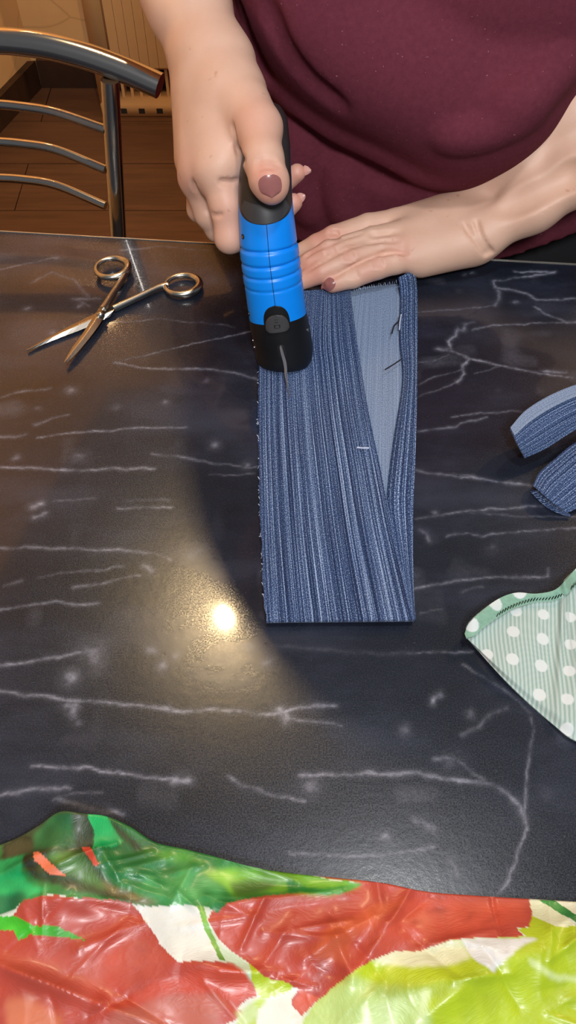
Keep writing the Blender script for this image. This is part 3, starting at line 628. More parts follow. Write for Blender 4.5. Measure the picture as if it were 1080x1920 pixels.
# greens
patch((26, 116, 52), (-80, 1500), (420, 1500), (430, 1600), (560, 1632), (680, 1657), (640, 1673), (560, 1674), (425, 1694), (408, 1712), (380, 1702), (240, 1692), (160, 1686), (100, 1682), (50, 1688), (30, 1706), (-80, 1740))
patch((58, 150, 84), (190, 1610), (300, 1620), (400, 1640), (420, 1670), (400, 1705), (300, 1690), (230, 1665), (195, 1640), soft=10, op=.7)
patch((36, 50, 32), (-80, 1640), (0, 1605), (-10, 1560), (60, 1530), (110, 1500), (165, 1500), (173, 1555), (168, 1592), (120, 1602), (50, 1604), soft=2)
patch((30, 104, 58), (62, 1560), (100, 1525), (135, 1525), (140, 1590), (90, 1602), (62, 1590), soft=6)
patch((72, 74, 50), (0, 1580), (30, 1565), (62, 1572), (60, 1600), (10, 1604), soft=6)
patch((8, 172, 92), (160, 1505), (188, 1505), (205, 1540), (224, 1570), (216, 1582), (170, 1586), (174, 1560))
patch((10, 170, 96), (-80, 1640), (0, 1608), (48, 1604), (44, 1640), (60, 1658), (97, 1672), (60, 1682), (20, 1692), (-80, 1710), soft=2)
patch((8, 104, 62), (-80, 1690), (40, 1674), (60, 1682), (20, 1710), (-80, 1730), soft=4)
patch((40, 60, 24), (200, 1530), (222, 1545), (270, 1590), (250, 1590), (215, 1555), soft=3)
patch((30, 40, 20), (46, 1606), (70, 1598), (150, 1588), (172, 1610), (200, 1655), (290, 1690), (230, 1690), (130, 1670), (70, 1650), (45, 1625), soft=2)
patch((84, 130, 62), (92, 1610), (150, 1592), (165, 1610), (190, 1650), (205, 1672), (150, 1655), (115, 1635), soft=6)
patch((140, 130, 80), (190, 1650), (240, 1672), (300, 1690), (260, 1692), (200, 1672), soft=6, op=.7)
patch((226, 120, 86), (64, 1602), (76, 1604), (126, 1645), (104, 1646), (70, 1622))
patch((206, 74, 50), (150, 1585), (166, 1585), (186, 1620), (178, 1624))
patch((112, 178, 40), (380, 1630), (440, 1625), (560, 1634), (682, 1657), (620, 1674), (500, 1675), (440, 1682), (420, 1660), soft=6)
patch((50, 84, 36), (430, 1655), (470, 1645), (520, 1655), (490, 1676), (440, 1682), soft=6, op=.8)
patch((24, 134, 46), (535, 1648), (585, 1664), (675, 1655), (620, 1673), (540, 1674), soft=2)
patch((70, 150, 44), (260, 1590), (330, 1590), (400, 1615), (330, 1612), soft=5, op=.8)
patch((60, 186, 42), (-20, 1718), (30, 1720), (60, 1735), (110, 1740), (165, 1766), (110, 1757), (60, 1752), (36, 1762), (24, 1748), (-20, 1742))
col = col * .74
gm = (col[:, 1] > col[:, 0] * 1.6); mot = np.clip(.5 + .5 * vnoise(P[:, :2], 55, 31) + .35 * vnoise(P[:, :2], 160, 32), 0, 1.3)[:, None]
col = np.where(gm[:, None], col * (.70 + .55 * mot) + np.array([.03, .05, .02]) * mot ** 3, col * (.92 + .14 * mot))      # mottling of the printed leaves
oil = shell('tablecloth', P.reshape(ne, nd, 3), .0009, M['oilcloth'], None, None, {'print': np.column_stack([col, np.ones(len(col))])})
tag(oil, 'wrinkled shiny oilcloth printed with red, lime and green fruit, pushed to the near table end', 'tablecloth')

# ------------------------------------------------------------------ steel scissors
sc_ = tag(empty('scissors', tuple(Pz(200, 585))), 'open steel scissors with two ring handles lying on the marbled table', 'scissors')
def plate(bm, pts, z0, z1):
    """flat bar from px outline, bottom height z0, top z1"""
    b = [bm.verts.new(Pz(x, y, z0)) for x, y in pts]; u = [bm.verts.new(Pz(x, y, z1)) for x, y in pts]; n = len(pts)
    bm.faces.new(b); bm.faces.new(u)
    for i in range(n): bm.faces.new((b[i], b[(i + 1) % n], u[(i + 1) % n], u[i]))
def blade(name, edge_a, edge_b, z0, th, parent):
    """hollow-ground blade: two px edges from heel to tip with a raised spine between them"""
    n = 14; A, B = resample(edge_a, n), resample(edge_b, n); bm = bmesh.new(); rows = []
    for j in range(n):
        k = 1 - .55 * j / (n - 1); r = []
        for u, h in ((0, .55), (.30, 1.0), (.42, 1.0), (1, .18)):
            p = A[j] * (1 - u) + B[j] * u; r.append(bm.verts.new(Pz(p[0], p[1], z0 + th * k * h)))
        for u in (1, 0):
            p = A[j] * (1 - u) + B[j] * u; r.append(bm.verts.new(Pz(p[0], p[1], z0)))
        rows.append(r)
    for a, b in zip(rows[:-1], rows[1:]):
        for i in range(6): bm.faces.new((a[i], a[(i + 1) % 6], b[(i + 1) % 6], b[i]))
    bm.faces.new(rows[0]); bm.faces.new(rows[-1][::-1])
    return bm_obj(name, bm, M['steel'], parent)
def half(ring_px, shank, bl_a, bl_b, z, label):
    h = tag(blade('blade', bl_a, bl_b, z, .0030, sc_), label)
    rp = np.array([Pz(x, y, z + .0016) for x, y in shank]); n = len(rp)
    P = smooth_path(rp, 8); m_ = len(P)
    tube('shank', P, np.linspace(.0026, .0033, m_), M['steel'], h, 12)
    c = Pz(ring_px[0], ring_px[1], z + .002); a = np.linspace(0, 2 * math.pi, 40, endpoint=False)
    R1, R2, rot = ring_px[2], ring_px[3], math.radians(ring_px[4])
    ex, ey = np.array([math.cos(rot), math.sin(rot), 0]), np.array([-math.sin(rot), math.cos(rot), 0])
    tube('ring_handle', [c + R1 * math.cos(q) * ex + R2 * math.sin(q) * ey for q in a], .0027 + .0007 * np.sin(a + 2), M['steel'], h, 12, True)
half((342, 534, .0148, .0126, 8), [(315, 534), (300, 538), (270, 552), (240, 566), (212, 579)], [(218, 574), (190, 583), (155, 599), (100, 627), (50, 655)], [(206, 594), (180, 606), (148, 620), (100, 638), (50, 659)], .0022, 'lower blade half with the outstretched ring')
half((210, 502, .0142, .0130, 10), [(236, 512), (228, 526), (212, 550), (198, 572), (192, 580)], [(196, 563), (176, 592), (155, 625), (135, 652), (120, 678)], [(201, 577), (190, 603), (166, 636), (142, 664), (124, 681)], .0052, 'upper blade half crossing over')
bm = bmesh.new(); bmesh.ops.create_cone(bm, cap_ends=True, segments=20, radius1=.0034, radius2=.0030, depth=.003)
for v in bm.verts: v.co += Vector(Pz(188, 588, .0085))
bm_obj('pivot_screw', bm, M['steel'], sc_, True)

# ------------------------------------------------------------------ the blue cutting tool
AX = [(532, 672, .012)]
def rstep(p, px, py, al):
    d = ray(px, py); tn = math.tan(math.radians(al)); s = (tn * (C0[1] - p[1]) - (C0[2] - p[2])) / (d[2] - tn * d[1]); return C0 + s * d
A0 = Pz(532, 651, .0150); axis = [A0 - np.array([0, .0050, .0115])]
p = A0; axis.append(p)
for px, py, al in ((524, 610, 73), (520, 585, 72), (512, 525, 71), (505, 470, 70), (501, 425, 67), (498, 385, 62), (498, 330, 55), (503, 270, 46), (509, 222, 38), (511, 200, 30)):
    p = rstep(p, px, py, al); axis.append(p)
axis = np.array(axis)
radk = np.array([.0226, .0231, .0229, .0225, .0222, .0218, .0207, .0199, .0188, .0160, .0115, .0050])
tool = tag(empty('cutting_tool', tuple(axis[0])), 'blue and black handheld electric fabric cutter gripped in the hand above the denim', 'tool')
NAX = 240
axs = smooth_path(axis, 24); dd = np.concatenate([[0], np.cumsum(np.linalg.norm(np.diff(axs, axis=0), axis=1))]); LT = dd[-1]
tk = np.concatenate([[0], np.cumsum(np.linalg.norm(np.diff(axis, axis=0), axis=1))]); tk = tk / tk[-1] * LT
def apt(s): return np.array([np.interp(s, dd, axs[:, i]) for i in range(3)])
def aframe(s):
    a, b = apt(max(0, s - .002)), apt(min(LT, s + .002)); T = (b - a) / np.linalg.norm(b - a)
    X = np.array([1.0, 0, 0]); X -= T * (X @ T); X /= np.linalg.norm(X); return T, X, np.cross(X, T)       # front = X x T
GRO = [0, 0, 0, 0]
def trad(s, groove=True):
    r = np.interp(s, tk, radk)
    if groove:
        for g, dep in zip(GRO, (.0016, .0014, .0012, .0007)): r -= dep * math.exp(-((s - g) / .0011) ** 2)
        r += .0006 * sum(1.0 if (GRO[3] < s < GRO[0]) else 0 for _ in (0,)) * 0.5
    return r
def tsurf(s, phi, off=0.0, groove=True):
    T, X, Fr = aframe(s); r = trad(s, groove) + off; return apt(s) + r * (math.sin(phi) * X + math.cos(phi) * Fr)
def s_at(py, off=0.0):
    """length along the tool whose front line shows at px row py"""
    b = (1e9, 0)
    for s in np.linspace(0, LT, 500):
        q = tsurf(s, 0, off, False) - C0; y = 960 - FPX * (q @ UP) / (q @ FW); b = min(b, (abs(y - py), s))
    return b[1]
def loft_tool(name, s0, s1, ns, m, off0=None, off1=None, grow=0.0, groove=True, caps=(True, True), end_round=0.0):
    seg = 64; V = []; 
    for i, s in enumerate(np.linspace(0, 1, ns)):
        for k in range(seg):
            ph = 2 * math.pi * k / seg; a = s0 + (off0(ph) if off0 else 0); b = s1 + (off1(ph) if off1 else 0); ss = a + (b - a) * s
            e = 0.0
            if end_round and i < 4: e = -end_round * (1 - i / 4) ** 2
            q_ = tsurf(ss, ph, grow + e, groove); q_[2] = max(q_[2], .0082); V.append(q_)          # flat sole resting on the cloth
    Fc = [(i * seg + k, i * seg + (k + 1) % seg, (i + 1) * seg + (k + 1) % seg, (i + 1) * seg + k) for i in range(ns - 1) for k in range(seg)]
    n = len(V); V.append(np.mean(V[:seg], 0)); V.append(np.mean(V[n - seg:n], 0))
    Fc += [(n, (k + 1) % seg, k) for k in range(seg)] + [(n + 1, n - seg + k, n - seg + (k + 1) % seg) for k in range(seg)]
    o = mesh(name, V, Fc, m, tool, True)
    try: o.data.set_sharp_from_angle(angle=math.radians(50))
    except Exception: pass
    return o
GRO = [s_at(474), s_at(503), s_at(525), s_at(548)]
sH = s_at(608) - .0025                                                  # where the blue shell meets the black head
head = tag(loft_tool('head', 0, sH, 26, M['black_plastic'], None, lambda ph: .0025 * math.cos(ph), .0002, False, end_round=.0012), 'black cutting head')
body = tag(loft_tool('housing', sH, LT, 190, M['blue_plastic'], lambda ph: .0025 * math.cos(ph)), 'ribbed blue housing')
# black soft grip on the upper front, rounded at its lower end
sg0 = s_at(421); nS, nP = 70, 41; Vg = np.zeros((nS, nP, 3))
for i in range(nS):
    q = (i / (nS - 1)) ** 1.6; s = sg0 + (LT - .001 - sg0) * q; wq = math.sqrt(max(0.0, 1 - (1 - min(1, (s - sg0) / .016)) ** 2)); wphi = max(.02, 1.32 * wq)
    for k in range(nP):
        u = -1 + 2 * k / (nP - 1); Vg[i, k] = tsurf(s, wphi * u, .0007 - .0003 * abs(u) ** 8, False)
tag(shell('grip_pad', Vg, .0016, M['black_rubber'], tool), 'black rubber grip inlay under the thumb')
Vd = np.zeros((22, 25, 3))
for i in range(22):                                                # smooth shiny lower lens of the grip
    s = sg0 + .0006 + .0105 * i / 21; wq = math.sqrt(max(0.0, 1 - (1 - min(1, (s - sg0) / .016)) ** 2)); wphi = max(.02, 1.18 * wq) * (1 if i < 14 else 1 - .04 * (i - 13))
    for k in range(25): Vd[i, k] = tsurf(s + .003 * abs(-1 + k / 12) ** 2 * (i / 21), wphi * (-1 + k / 12), .0011, False)
tag(shell('grip_tip', Vd, .0012, M['grey_rubber'], tool), 'smooth grey lower tip of the grip')
seam = tube('mould_seam', [tsurf(s, 0.02, .0001) for s in np.linspace(sH + .012, tk[6] + .006, 60)], .00022, M['hole'], tool, 6)
# button: dark arch let into the shell and a raised rounded key on it
def tool_patch(name, s0, s1, w, off, th, m, parent, arch=True, n=24, k_=21, base=.35):
    Vp = np.zeros((n, k_, 3))
    for i in range(n):
        q = i / (n - 1); s = s0 + (s1 - s0) * q
        ww = w * (1 - (max(0, (q - base)) / (1 - base)) ** 2.4 * .999) ** .5 if arch else w * (1 - abs(2 * q - 1) ** 5) ** .5
        if q < .12: ww *= .82 + 1.5 * q
        for k in range(k_): Vp[i, k] = tsurf(s, ww * (-1 + 2 * k / (k_ - 1)) / trad(s, False), off * (1 - .35 * abs(-1 + 2 * k / (k_ - 1)) ** 6), False)
    return shell(name, Vp, th, m, parent)
sB = s_at(612)
bez = tool_patch('button_surround', sB - .0055, sB + .0165, .0100, .0010, .0022, M['black_plastic'], tool)
btn = tool_patch('button', sB - .0038, sB + .0098, .0086, .0026, .0034, M['grey_rubber'], tool, base=.2)
for d0, w0 in ((-.0, .0016), (.0022, .0016), (.0046, .0013), (.0066, .0010)):      # the raised marks on the key
    pts = [tsurf(sB + .0000 + d0, x / .0225, .0028, False) for x in np.linspace(-w0, w0, 6)]
    tube('button_mark', pts, .0004, M['emboss'], btn, 6)
pts = [tsurf(sB + s, .0017 / .0225, .0028, False) for s in np.linspace(0, .0022, 5)]; tube('button_mark', pts, .0004, M['emboss'], btn, 6)
pts = [tsurf(sB + s, -.0017 / .0225, .0028, False) for s in np.linspace(0, .0022, 5)]; tube('button_mark', pts, .0004, M['emboss'], btn, 6)
# slot and needle-like cutting foot
s0_, s1_ = s_at(672), s_at(646)
sl = tool_patch('blade_slot', s0_, s1_, .0030, .0004, .0008, M['hole'], tool, arch=False, n=12, k_=7)
needle = [tsurf(s_at(649), -.0, .0002, False), tsurf(s_at(660), .01, .0024, False), tsurf(s_at(674), .03, .0036, False), tsurf(s_at(686), .05, .0048, False), Pz(536, 704, .0150), Pz(539, 722, .0118), Pz(543, 746, .0092)]
N = smooth_path(needle, 6); wv = np.interp(np.linspace(0, 1, len(N)), [0, .3, .6, 1], [.0013, .0017, .0014, .0003]); Vn = []
for q, w_ in zip(N, wv): Vn += [q + np.array([-w_ * .75, 0, -.0004]), q + np.array([0, 0, w_]), q + np.array([w_ * .75, 0, -.0004]), q + np.array([0, 0, -w_])]
Fn = [(i * 4 + k, i * 4 + (k + 1) % 4, (i + 1) * 4 + (k + 1) % 4, (i + 1) * 4 + k) for i in range(len(N) - 1) for k in range(4)] + [(3, 2, 1, 0), tuple(len(Vn) - 4 + k for k in range(4))]
tag(mesh('cutting_blade', Vn, Fn, M['blade_steel'], tool, False), 'thin pointed steel blade leaving the slot')
def stud(name, s, ph, r, m, hgt=.0004, ring=None):
    T, X, Fr = aframe(s); Nn = math.sin(ph) * X + math.cos(ph) * Fr; c = tsurf(s, ph, 0, False)
    if ring is not None: tube('screw_hole', [c - Nn * .0004, c + Nn * .0003], r * 1.7, M['hole'], tool, 16)
    tube(name, [c - Nn * .001, c + Nn * hgt], r, m, tool, 14)
stud('screw', tk[6] - .0035, -1.02, .0011, M['steel'], .0005, 1); stud('screw', tk[3] + .004, -1.28, .0011, M['steel'], .0005, 1)
stud('rivet', tk[2] - .006, -1.32, .0013, M['steel'], .0005); stud('rivet', tk[2] - .012, -1.30, .0011, M['steel'], .0009); stud('rivet', tk[2] - .004, 1.22, .0014, M['steel'], .0006)
bm = bmesh.new(); c = axis[0]                                         # flat sole plate under the head
def sup(a, rx, ry): return (c[0] + .7 * rx * math.cos(a), c[1] + .011 + .6 * ry * math.sin(a))
prism('sole_plate', [sup(a, .018, .019) for a in np.linspace(0, 2 * math.pi, 28, endpoint=False)], .0086, .0102, M['black_plastic'], tool)

# ------------------------------------------------------------------ bodies grown from distance fields
class Field:
    def __init__(s, lo, hi, h):
        s.lo = np.array(lo, float); s.h = h; s.n = np.ceil((np.array(hi) - s.lo) / h).astype(int) + 1
        s.a = np.full(s.n, 0.08, dtype=np.float32)
    def _sub(s, lo, hi):
        i0 = np.maximum(np.floor((lo - s.lo) / s.h).astype(int), 0); i1 = np.minimum(np.ceil((hi - s.lo) / s.h).astype(int) + 1, s.n)
        if (i1 <= i0).any(): return None
        g = [(s.lo[d] + s.h * np.arange(i0[d], i1[d])).astype(np.float32) for d in range(3)]
        return tuple(slice(a, b) for a, b in zip(i0, i1)), g[0][:, None, None], g[1][None, :, None], g[2][None, None, :]
    def _put(s, sl, d, k, op):
        A = s.a[sl]
        if op == 'add':
            if k <= 0: s.a[sl] = np.minimum(A, d); return
            h = np.clip(0.5 + 0.5 * (A - d) / k, 0, 1); s.a[sl] = A * (1 - h) + d * h - k * h * (1 - h)
        else:
            d = -d; h = np.clip(0.5 - 0.5 * (A - d) / k, 0, 1); s.a[sl] = A * (1 - h) + d * h + k * h * (1 - h)
    def cone(s, a, b, ra, rb, k=.006, op='add'):
        a, b = np.array(a, float), np.array(b, float); m = max(ra, rb) + k * 1.5 + 3 * s.h + (.03 if op == 'add' else .002)
        q = s._sub(np.minimum(a, b) - m, np.maximum(a, b) + m)
        if q is None: return
        sl, X, Y, Z = q; ab = b - a; L2 = float(ab @ ab) + 1e-12
        t = np.clip(((X - a[0]) * ab[0] + (Y - a[1]) * ab[1] + (Z - a[2]) * ab[2]) / L2, 0, 1)
        d = np.sqrt((X - a[0] - t * ab[0]) ** 2 + (Y - a[1] - t * ab[1]) ** 2 + (Z - a[2] - t * ab[2]) ** 2) - (ra + (rb - ra) * t)
        s._put(sl, d, k, op)
    def chain(s, pts, rad, k=.006, op='add'):
        for i in range(len(pts) - 1): s.cone(pts[i], pts[i + 1], rad[i], rad[i + 1], k, op)
    def ell(s, c, r, k=.01, rot=None, op='add'):
        c, r = np.array(c, float), np.array(r, float); m = r.max() + k * 1.5 + 3 * s.h + .02
        q = s._sub(c - m, c + m)
        if q is None: return
        sl, X, Y, Z = q; X, Y, Z = X - c[0], Y - c[1], Z - c[2]
        if rot is not None: X, Y, Z = (rot[i][0] * X + rot[i][1] * Y + rot[i][2] * Z for i in range(3))
        k0 = np.sqrt((X / r[0]) ** 2 + (Y / r[1]) ** 2 + (Z / r[2]) ** 2); k1 = np.sqrt((X / r[0] ** 2) ** 2 + (Y / r[1] ** 2) ** 2 + (Z / r[2] ** 2) ** 2)
        s._put(sl, (k0 * (k0 - 1) / (k1 + 1e-9)).astype(np.float32), k, op)
    def val(s, P):
        Q = np.clip((np.atleast_2d(P) - s.lo) / s.h, 0, s.n - 1.001); I = Q.astype(int); f = Q - I; r = 0
        for c in range(8):
            b = np.array([(c >> d) & 1 for d in range(3)]); w_ = np.prod(np.where(b, f, 1 - f), axis=1); J = I + b; r = r + w_ * s.a[J[:, 0], J[:, 1], J[:, 2]]
        return r
    def grad(s, p):
        e = s.h; g = np.array([s.val(p + e * v)[0] - s.val(p - e * v)[0] for v in np.eye(3)]); return g / (np.linalg.norm(g) + 1e-9)
    def hit(s, px, py, t0=.40):
        """where the line of sight through a photo pixel meets the skin"""
        d = ray(px, py); L = np.linalg.norm(d); t = t0
        tt = np.arange(t0, 1.05, .0007); v = s.val(C0 + tt[:, None] * d); i = np.argmax(v < 0)
        return C0 + tt[i] * d if v[i] < 0 else None
    def groove(s, pts, r=.0012, depth=.0007, k=.002):
        H_ = [s.hit(*p) for p in pts]; H_ = [h for h in H_ if h is not None]
        if len(H_) < 2: return
        P = smooth_path(H_, 4); P = [p + s.grad(p) * (r - depth) for p in P]
        for a, b in zip(P[:-1], P[1:]): s.cone(a, b, r, r, k, 'sub')
    def ridge(s, pts, r=.003, up=-.0015, k=.006):
        H_ = [s.hit(*p) for p in pts]; H_ = [h for h in H_ if h is not None]
        if len(H_) < 2: return
        P = smooth_path(H_, 4); P = [p + s.grad(p) * up for p in P]; n = len(P)
        for i in range(n - 1): s.cone(P[i], P[i + 1], r, r, k)
    def nets(s):
        A = s.a; ins = A < 0; n = np.array(A.shape)
        cnt = np.zeros(n - 1, np.uint8)
        for c in range(8): b = [(c >> d) & 1 for d in range(3)]; cnt += ins[tuple(slice(b[d], n[d] - 1 + b[d]) for d in range(3))]
        cells = np.argwhere((cnt > 0) & (cnt < 8)); idx = np.full(n - 1, -1, np.int32); idx[tuple(cells.T)] = np.arange(len(cells))
        acc = np.zeros((len(cells), 3)); num = np.zeros(len(cells))
        cor = [np.array([(c >> d) & 1 for d in range(3)]) for c in range(8)]; val = [A[tuple((cells + b).T)] for b in cor]
        for i in range(8):
            for d in range(3):
                if cor[i][d]: continue
                j = i | (1 << d); a, b = val[i], val[j]; m_ = (a < 0) != (b < 0); t = np.where(m_, a / np.where(a == b, 1, a - b), 0)
                acc += np.where(m_[:, None], cor[i] + t[:, None] * (cor[j] - cor[i]), 0); num += m_
        V = s.lo + s.h * (cells + acc / num[:, None]); Fs = []
        for d in range(3):
            e, f = (d + 1) % 3, (d + 2) % 3; sl0 = [slice(1, m_ - 1) for m_ in n]; sl1 = list(sl0); sl0[d] = slice(0, n[d] - 1); sl1[d] = slice(1, n[d])
            a, b = ins[tuple(sl0)], ins[tuple(sl1)]; w_ = np.argwhere(a != b)
            off = np.ones(3, int); off[d] = 0; w_ = w_ + off; ue, uf = np.eye(3, dtype=int)[e], np.eye(3, dtype=int)[f]
            q = np.stack([idx[tuple((w_ - o_).T)] for o_ in (0 * ue, ue, ue + uf, uf)], 1); fl2 = ~ins[tuple(w_.T)]
            q[~fl2] = q[~fl2][:, ::-1]; Fs.append(q[(q >= 0).all(1)])
        return V, np.vstack(Fs)

# ------------------------------------------------------------------ the seamstress
SH_R, SH_L = np.array([-.03, .90, .50]), np.array([.31, .885, .48])
EL_R, EL_L = np.array([-.142, .84, .275]), np.array([.348, .717, .170])
def mm(*v): return [x / 1000 for x in v]
# her right arm: the hand grips the tool from behind, thumb along its front
RA = Field((-.215, .485, .04), (.065, .965, .56), .0016)
WR = PD(397, 108, .640)
RA.cone(PD(404, 112, .634), EL_R, .0235, .036, .01); RA.cone(PD(385, 112, .650), EL_R, .0205, .036, .01)
RA.cone(PD(352, 10, .650) , EL_R, .029, .038, .02)
RA.cone(EL_R, SH_R, .040, .052, .03)
MI, MM_, MR, MP = PD(405, 320, .626), PD(369, 336, .648), PD(369, 290, .676), PD(371, 238, .694)
RA.cone(PD(408, 118, .632), MI, .0205, .0150, .02); RA.cone(PD(395, 115, .640), MM_, .0195, .0132, .02)
RA.cone(PD(384, 115, .650), MR, .0185, .0124, .02); RA.cone(PD(378, 118, .656), MP, .0175, .0118, .02)
RA.cone(PD(392, 180, .640), PD(385, 312, .640), .020, .0165, .014); RA.cone(PD(375, 190, .655), PD(366, 300, .660), .018, .0145, .014)
RA.cone(PD(425, 190, .626), PD(426, 296, .624), .0215, .0165, .014)      # first dorsal interosseous
RA.cone(PD(438, 175, .622), PD(478, 235, .606), .0205, .0160, .012)     # thenar mass
RA.cone(PD(420, 130, .630), PD(440, 175, .622), .021, .0205, .012)
RA.chain([PD(462, 200, .610), PD(486, 240, .598), PD(494, 300, .586), PD(504, 338, .582), PD(510, 358, .583)], mm(17.5, 15.5, 13.2, 12.2, 9.0), .006)   # thumb
RA.ell(PD(508, 344, .584), mm(11.8, 10, 11.5), .005)
RA.chain([MI, PD(426, 385, .634), PD(431, 446, .644)], mm(14.2, 12.6, 11.2), .005)                      # index
RA.chain([PD(431, 446, .644), PD(490, 436, .664), PD(550, 380, .651)], mm(11.0, 9.6, 7.0), .004)
RA.chain([MM_, PD(392, 400, .664), PD(410, 428, .676)], mm(12.4, 11.0, 10.5), .004)                      # middle
RA.chain([PD(410, 428, .676), PD(474, 392, .688), PD(557, 324, .660)], mm(10.2, 9.2, 6.8), .004)
RA.chain([MR, PD(376, 392, .700), PD(440, 372, .712), PD(512, 318, .690)], mm(11.8, 10.6, 9.6, 7.4), .004)
RA.chain([MP, PD(372, 338, .722), PD(430, 325, .728), PD(488, 280, .706)], mm(11.2, 9.8, 8.6, 6.8), .004)
# skin folds, tendons, knuckles
RA.groove([(436, 238), (443, 262), (451, 284), (457, 300)], .0014, .0010, .004)
RA.groove([(446, 340), (430, 342), (414, 340)], .0014, .0011, .003); RA.groove([(363, 343), (374, 366), (388, 395)], .0016, .0014, .003)
RA.groove([(480, 312), (494, 306), (515, 307), (523, 311)], .0011, .0005, .002); RA.groove([(482, 302), (496, 297), (516, 299)], .001, .0004, .002); RA.groove([(484, 319), (500, 314), (518, 317)], .001, .0004, .002)


RA.groove([(398, 402), (408, 404), (416, 402)], .0011, .0004, .002)
# her left arm: the hand lies flat on the denim, fingers towards the tool
LA = Field((-.02, .545, .0), (.405, .955, .54), .0016)
WL_ = Pz(897, 412, .035)
LA.chain([Pz(884, 380, .036), PD(985, 300, .728), PD(1072, 222, .712), EL_L + (0, .01, .008)], mm(17.5, 24, 31, 39), .016)
LA.chain([Pz(903, 440, .033), PD(1000, 385, .722), PD(1085, 325, .708), EL_L + (.004, -.01, -.012)], mm(18.5, 20, 23, 30), .014)
LA.cone(EL_L, SH_L, .042, .052, .03)
LI, LM, LR, LP = Pz(742, 418, .030), Pz(764, 437, .033), Pz(768, 460, .030), Pz(772, 484, .024)
for a, b, r1, r2 in (((880, 385, .034), LI, .0165, .0125), ((887, 400, .035), LM, .0165, .0120), ((895, 425, .034), LR, .0170, .0118), ((900, 448, .031), LP, .0180, .0122)):
    LA.cone(Pz(*a), b, r1, r2, .012)
LA.cone(Pz(880, 462, .024), Pz(790, 490, .019), .0165, .0135, .010); LA.cone(Pz(840, 420, .030), Pz(790, 440, .026), .019, .016, .012)
KF = .0022
LA.chain([LI, Pz(690, 424, .030), Pz(626, 444, .027), Pz(594, 458, .020), Pz(566, 470, .013)], mm(12.2, 10.8, 9.8, 8.8, 7.2), KF)
LA.chain([LM, Pz(700, 449, .032), Pz(618, 473, .029), Pz(582, 492, .021), Pz(556, 506, .013)], mm(12.2, 11.0, 10.4, 9.2, 7.4), KF)
LA.chain([LR, Pz(715, 468, .030), Pz(655, 486, .028), Pz(603, 510, .020), Pz(566, 527, .013)], mm(11.8, 11.0, 10.6, 9.6, 7.6), KF)
LA.chain([LP, Pz(742, 490, .025), Pz(707, 500, .024), Pz(661, 519, .0185), Pz(624, 532, .0145)], mm(11.6, 10.8, 10.6, 9.6, 7.8), KF)
LA.chain([Pz(820, 395, .026), Pz(745, 392, .016), Pz(690, 400, .013)], mm(13, 11, 8.5), .006)           # thumb, beyond the fingers
LA.groove([(893, 415), (900, 440), (912, 462), (922, 474)], .0014, .0013, .003); LA.groove([(880, 425), (890, 448), (905, 470), (912, 478)], .0012, .0009, .003); LA.groove([(870, 420), (880, 440)], .0012, .0005, .003)
for c, dx, s_ in (((708, 492), 0, 1), ((654, 479), 0, 1), ((617, 467), -1, .8), ((661, 513), 1, .5), ((626, 441), 0, .6)):
    x, y = c
    for k in (-7, 0, 7): LA.groove([(x + k - 3, y - 9), (x + k + 1, y), (x + k + 3, y + 8)], .0010, .00025 * s_ + .0001, .002)
for q_ in ([(626, 521), (656, 501), (688, 486), (723, 475), (755, 473)], [(575, 509), (603, 493), (632, 477), (663, 463), (709, 451)], [(572, 483), (586, 473), (617, 459), (646, 447), (677, 438)]):
    LA.groove(q_, .0011, .0009, .002)
LA.groove([(950, 388), (1000, 365), (1060, 335), (1080, 322)], .005, .003, .012)
LA.groove([(696, 440), (709, 441), (735, 437)], .0012, .0004, .003); LA.groove([(690, 455), (709, 453), (745, 452)], .0012, .0005, .003); LA.groove([(712, 478), (735, 474), (762, 476)], .0012, .0006, .003)
#LA.ridge([(772, 437), (800, 428), (845, 412)], .003, -.0021, .008); LA.ridge([(748, 415), (790, 405), (840, 392)], .003, -.0022, .008)
# torso, neck and head
TB = Field((-.22, .56, -.30), (.42, 1.08, .92), .006)
HC = np.array([-.018, .740, .735])
TB.ell((.14, .82, .30), (.165, .11, .22), .05); TB.ell((.14, .83, .02), (.165, .12, .24), .06); TB.cone(SH_R + (.02, 0, 0), SH_L - (.02, 0, 0), .055, .055, .05)
TB.cone((.13, .865, .52), HC + (.02, .05, -.06), .058, .052, .03)
hx = HC - np.array([.13, .865, .52]); fz_ = np.array([-.15, -.72, -.68]); fz_ /= np.linalg.norm(fz_)                # the face looks down at the work
fx = np.cross(fz_, [0, -.68, .72]); fx /= np.linalg.norm(fx); fu = np.cross(fx, fz_); Rh = np.stack([fx, fz_, fu]) if True else None
def hp(x, y, z): return HC + x * fx + y * fz_ + z * fu
TB.ell(HC, (.073, .092, .105), .01, Rh); TB.cone(hp(0, .03, -.05), hp(0, .052, -.085), .045, .026, .03)
TB.cone(hp(0, .088, .012), hp(0, .108, -.022), .008, .012, .012); TB.cone(hp(-.02, .086, -.052), hp(.02, .086, -.052), .007, .007, .008)
TB.cone(hp(-.016, .085, -.062), hp(.016, .085, -.062), .0075, .0075, .006)
for q in (-1, 1):
    TB.ell(hp(q * .032, .093, .018), (.016, .012, .011), .008, Rh, 'sub'); TB.ell(hp(q * .032, .083, .018), (.0125, .0125, .0125), .002, Rh); TB.ell(hp(q * .074, -.005, 0), (.010, .020, .032), .006, Rh)
    TB.cone(hp(q * .014, .098, .036), hp(q * .046, .088, .040), .006, .005, .01)
parts = [RA.nets(), LA.nets(), TB.nets()]
off = 0; Vs, Fs = [], []
for V_, F_ in parts: Vs.append(V_); Fs.append(F_ + off); off += len(V_)
BV = np.vstack(Vs); BF = np.vstack(Fs); flush = np.zeros(len(BV))
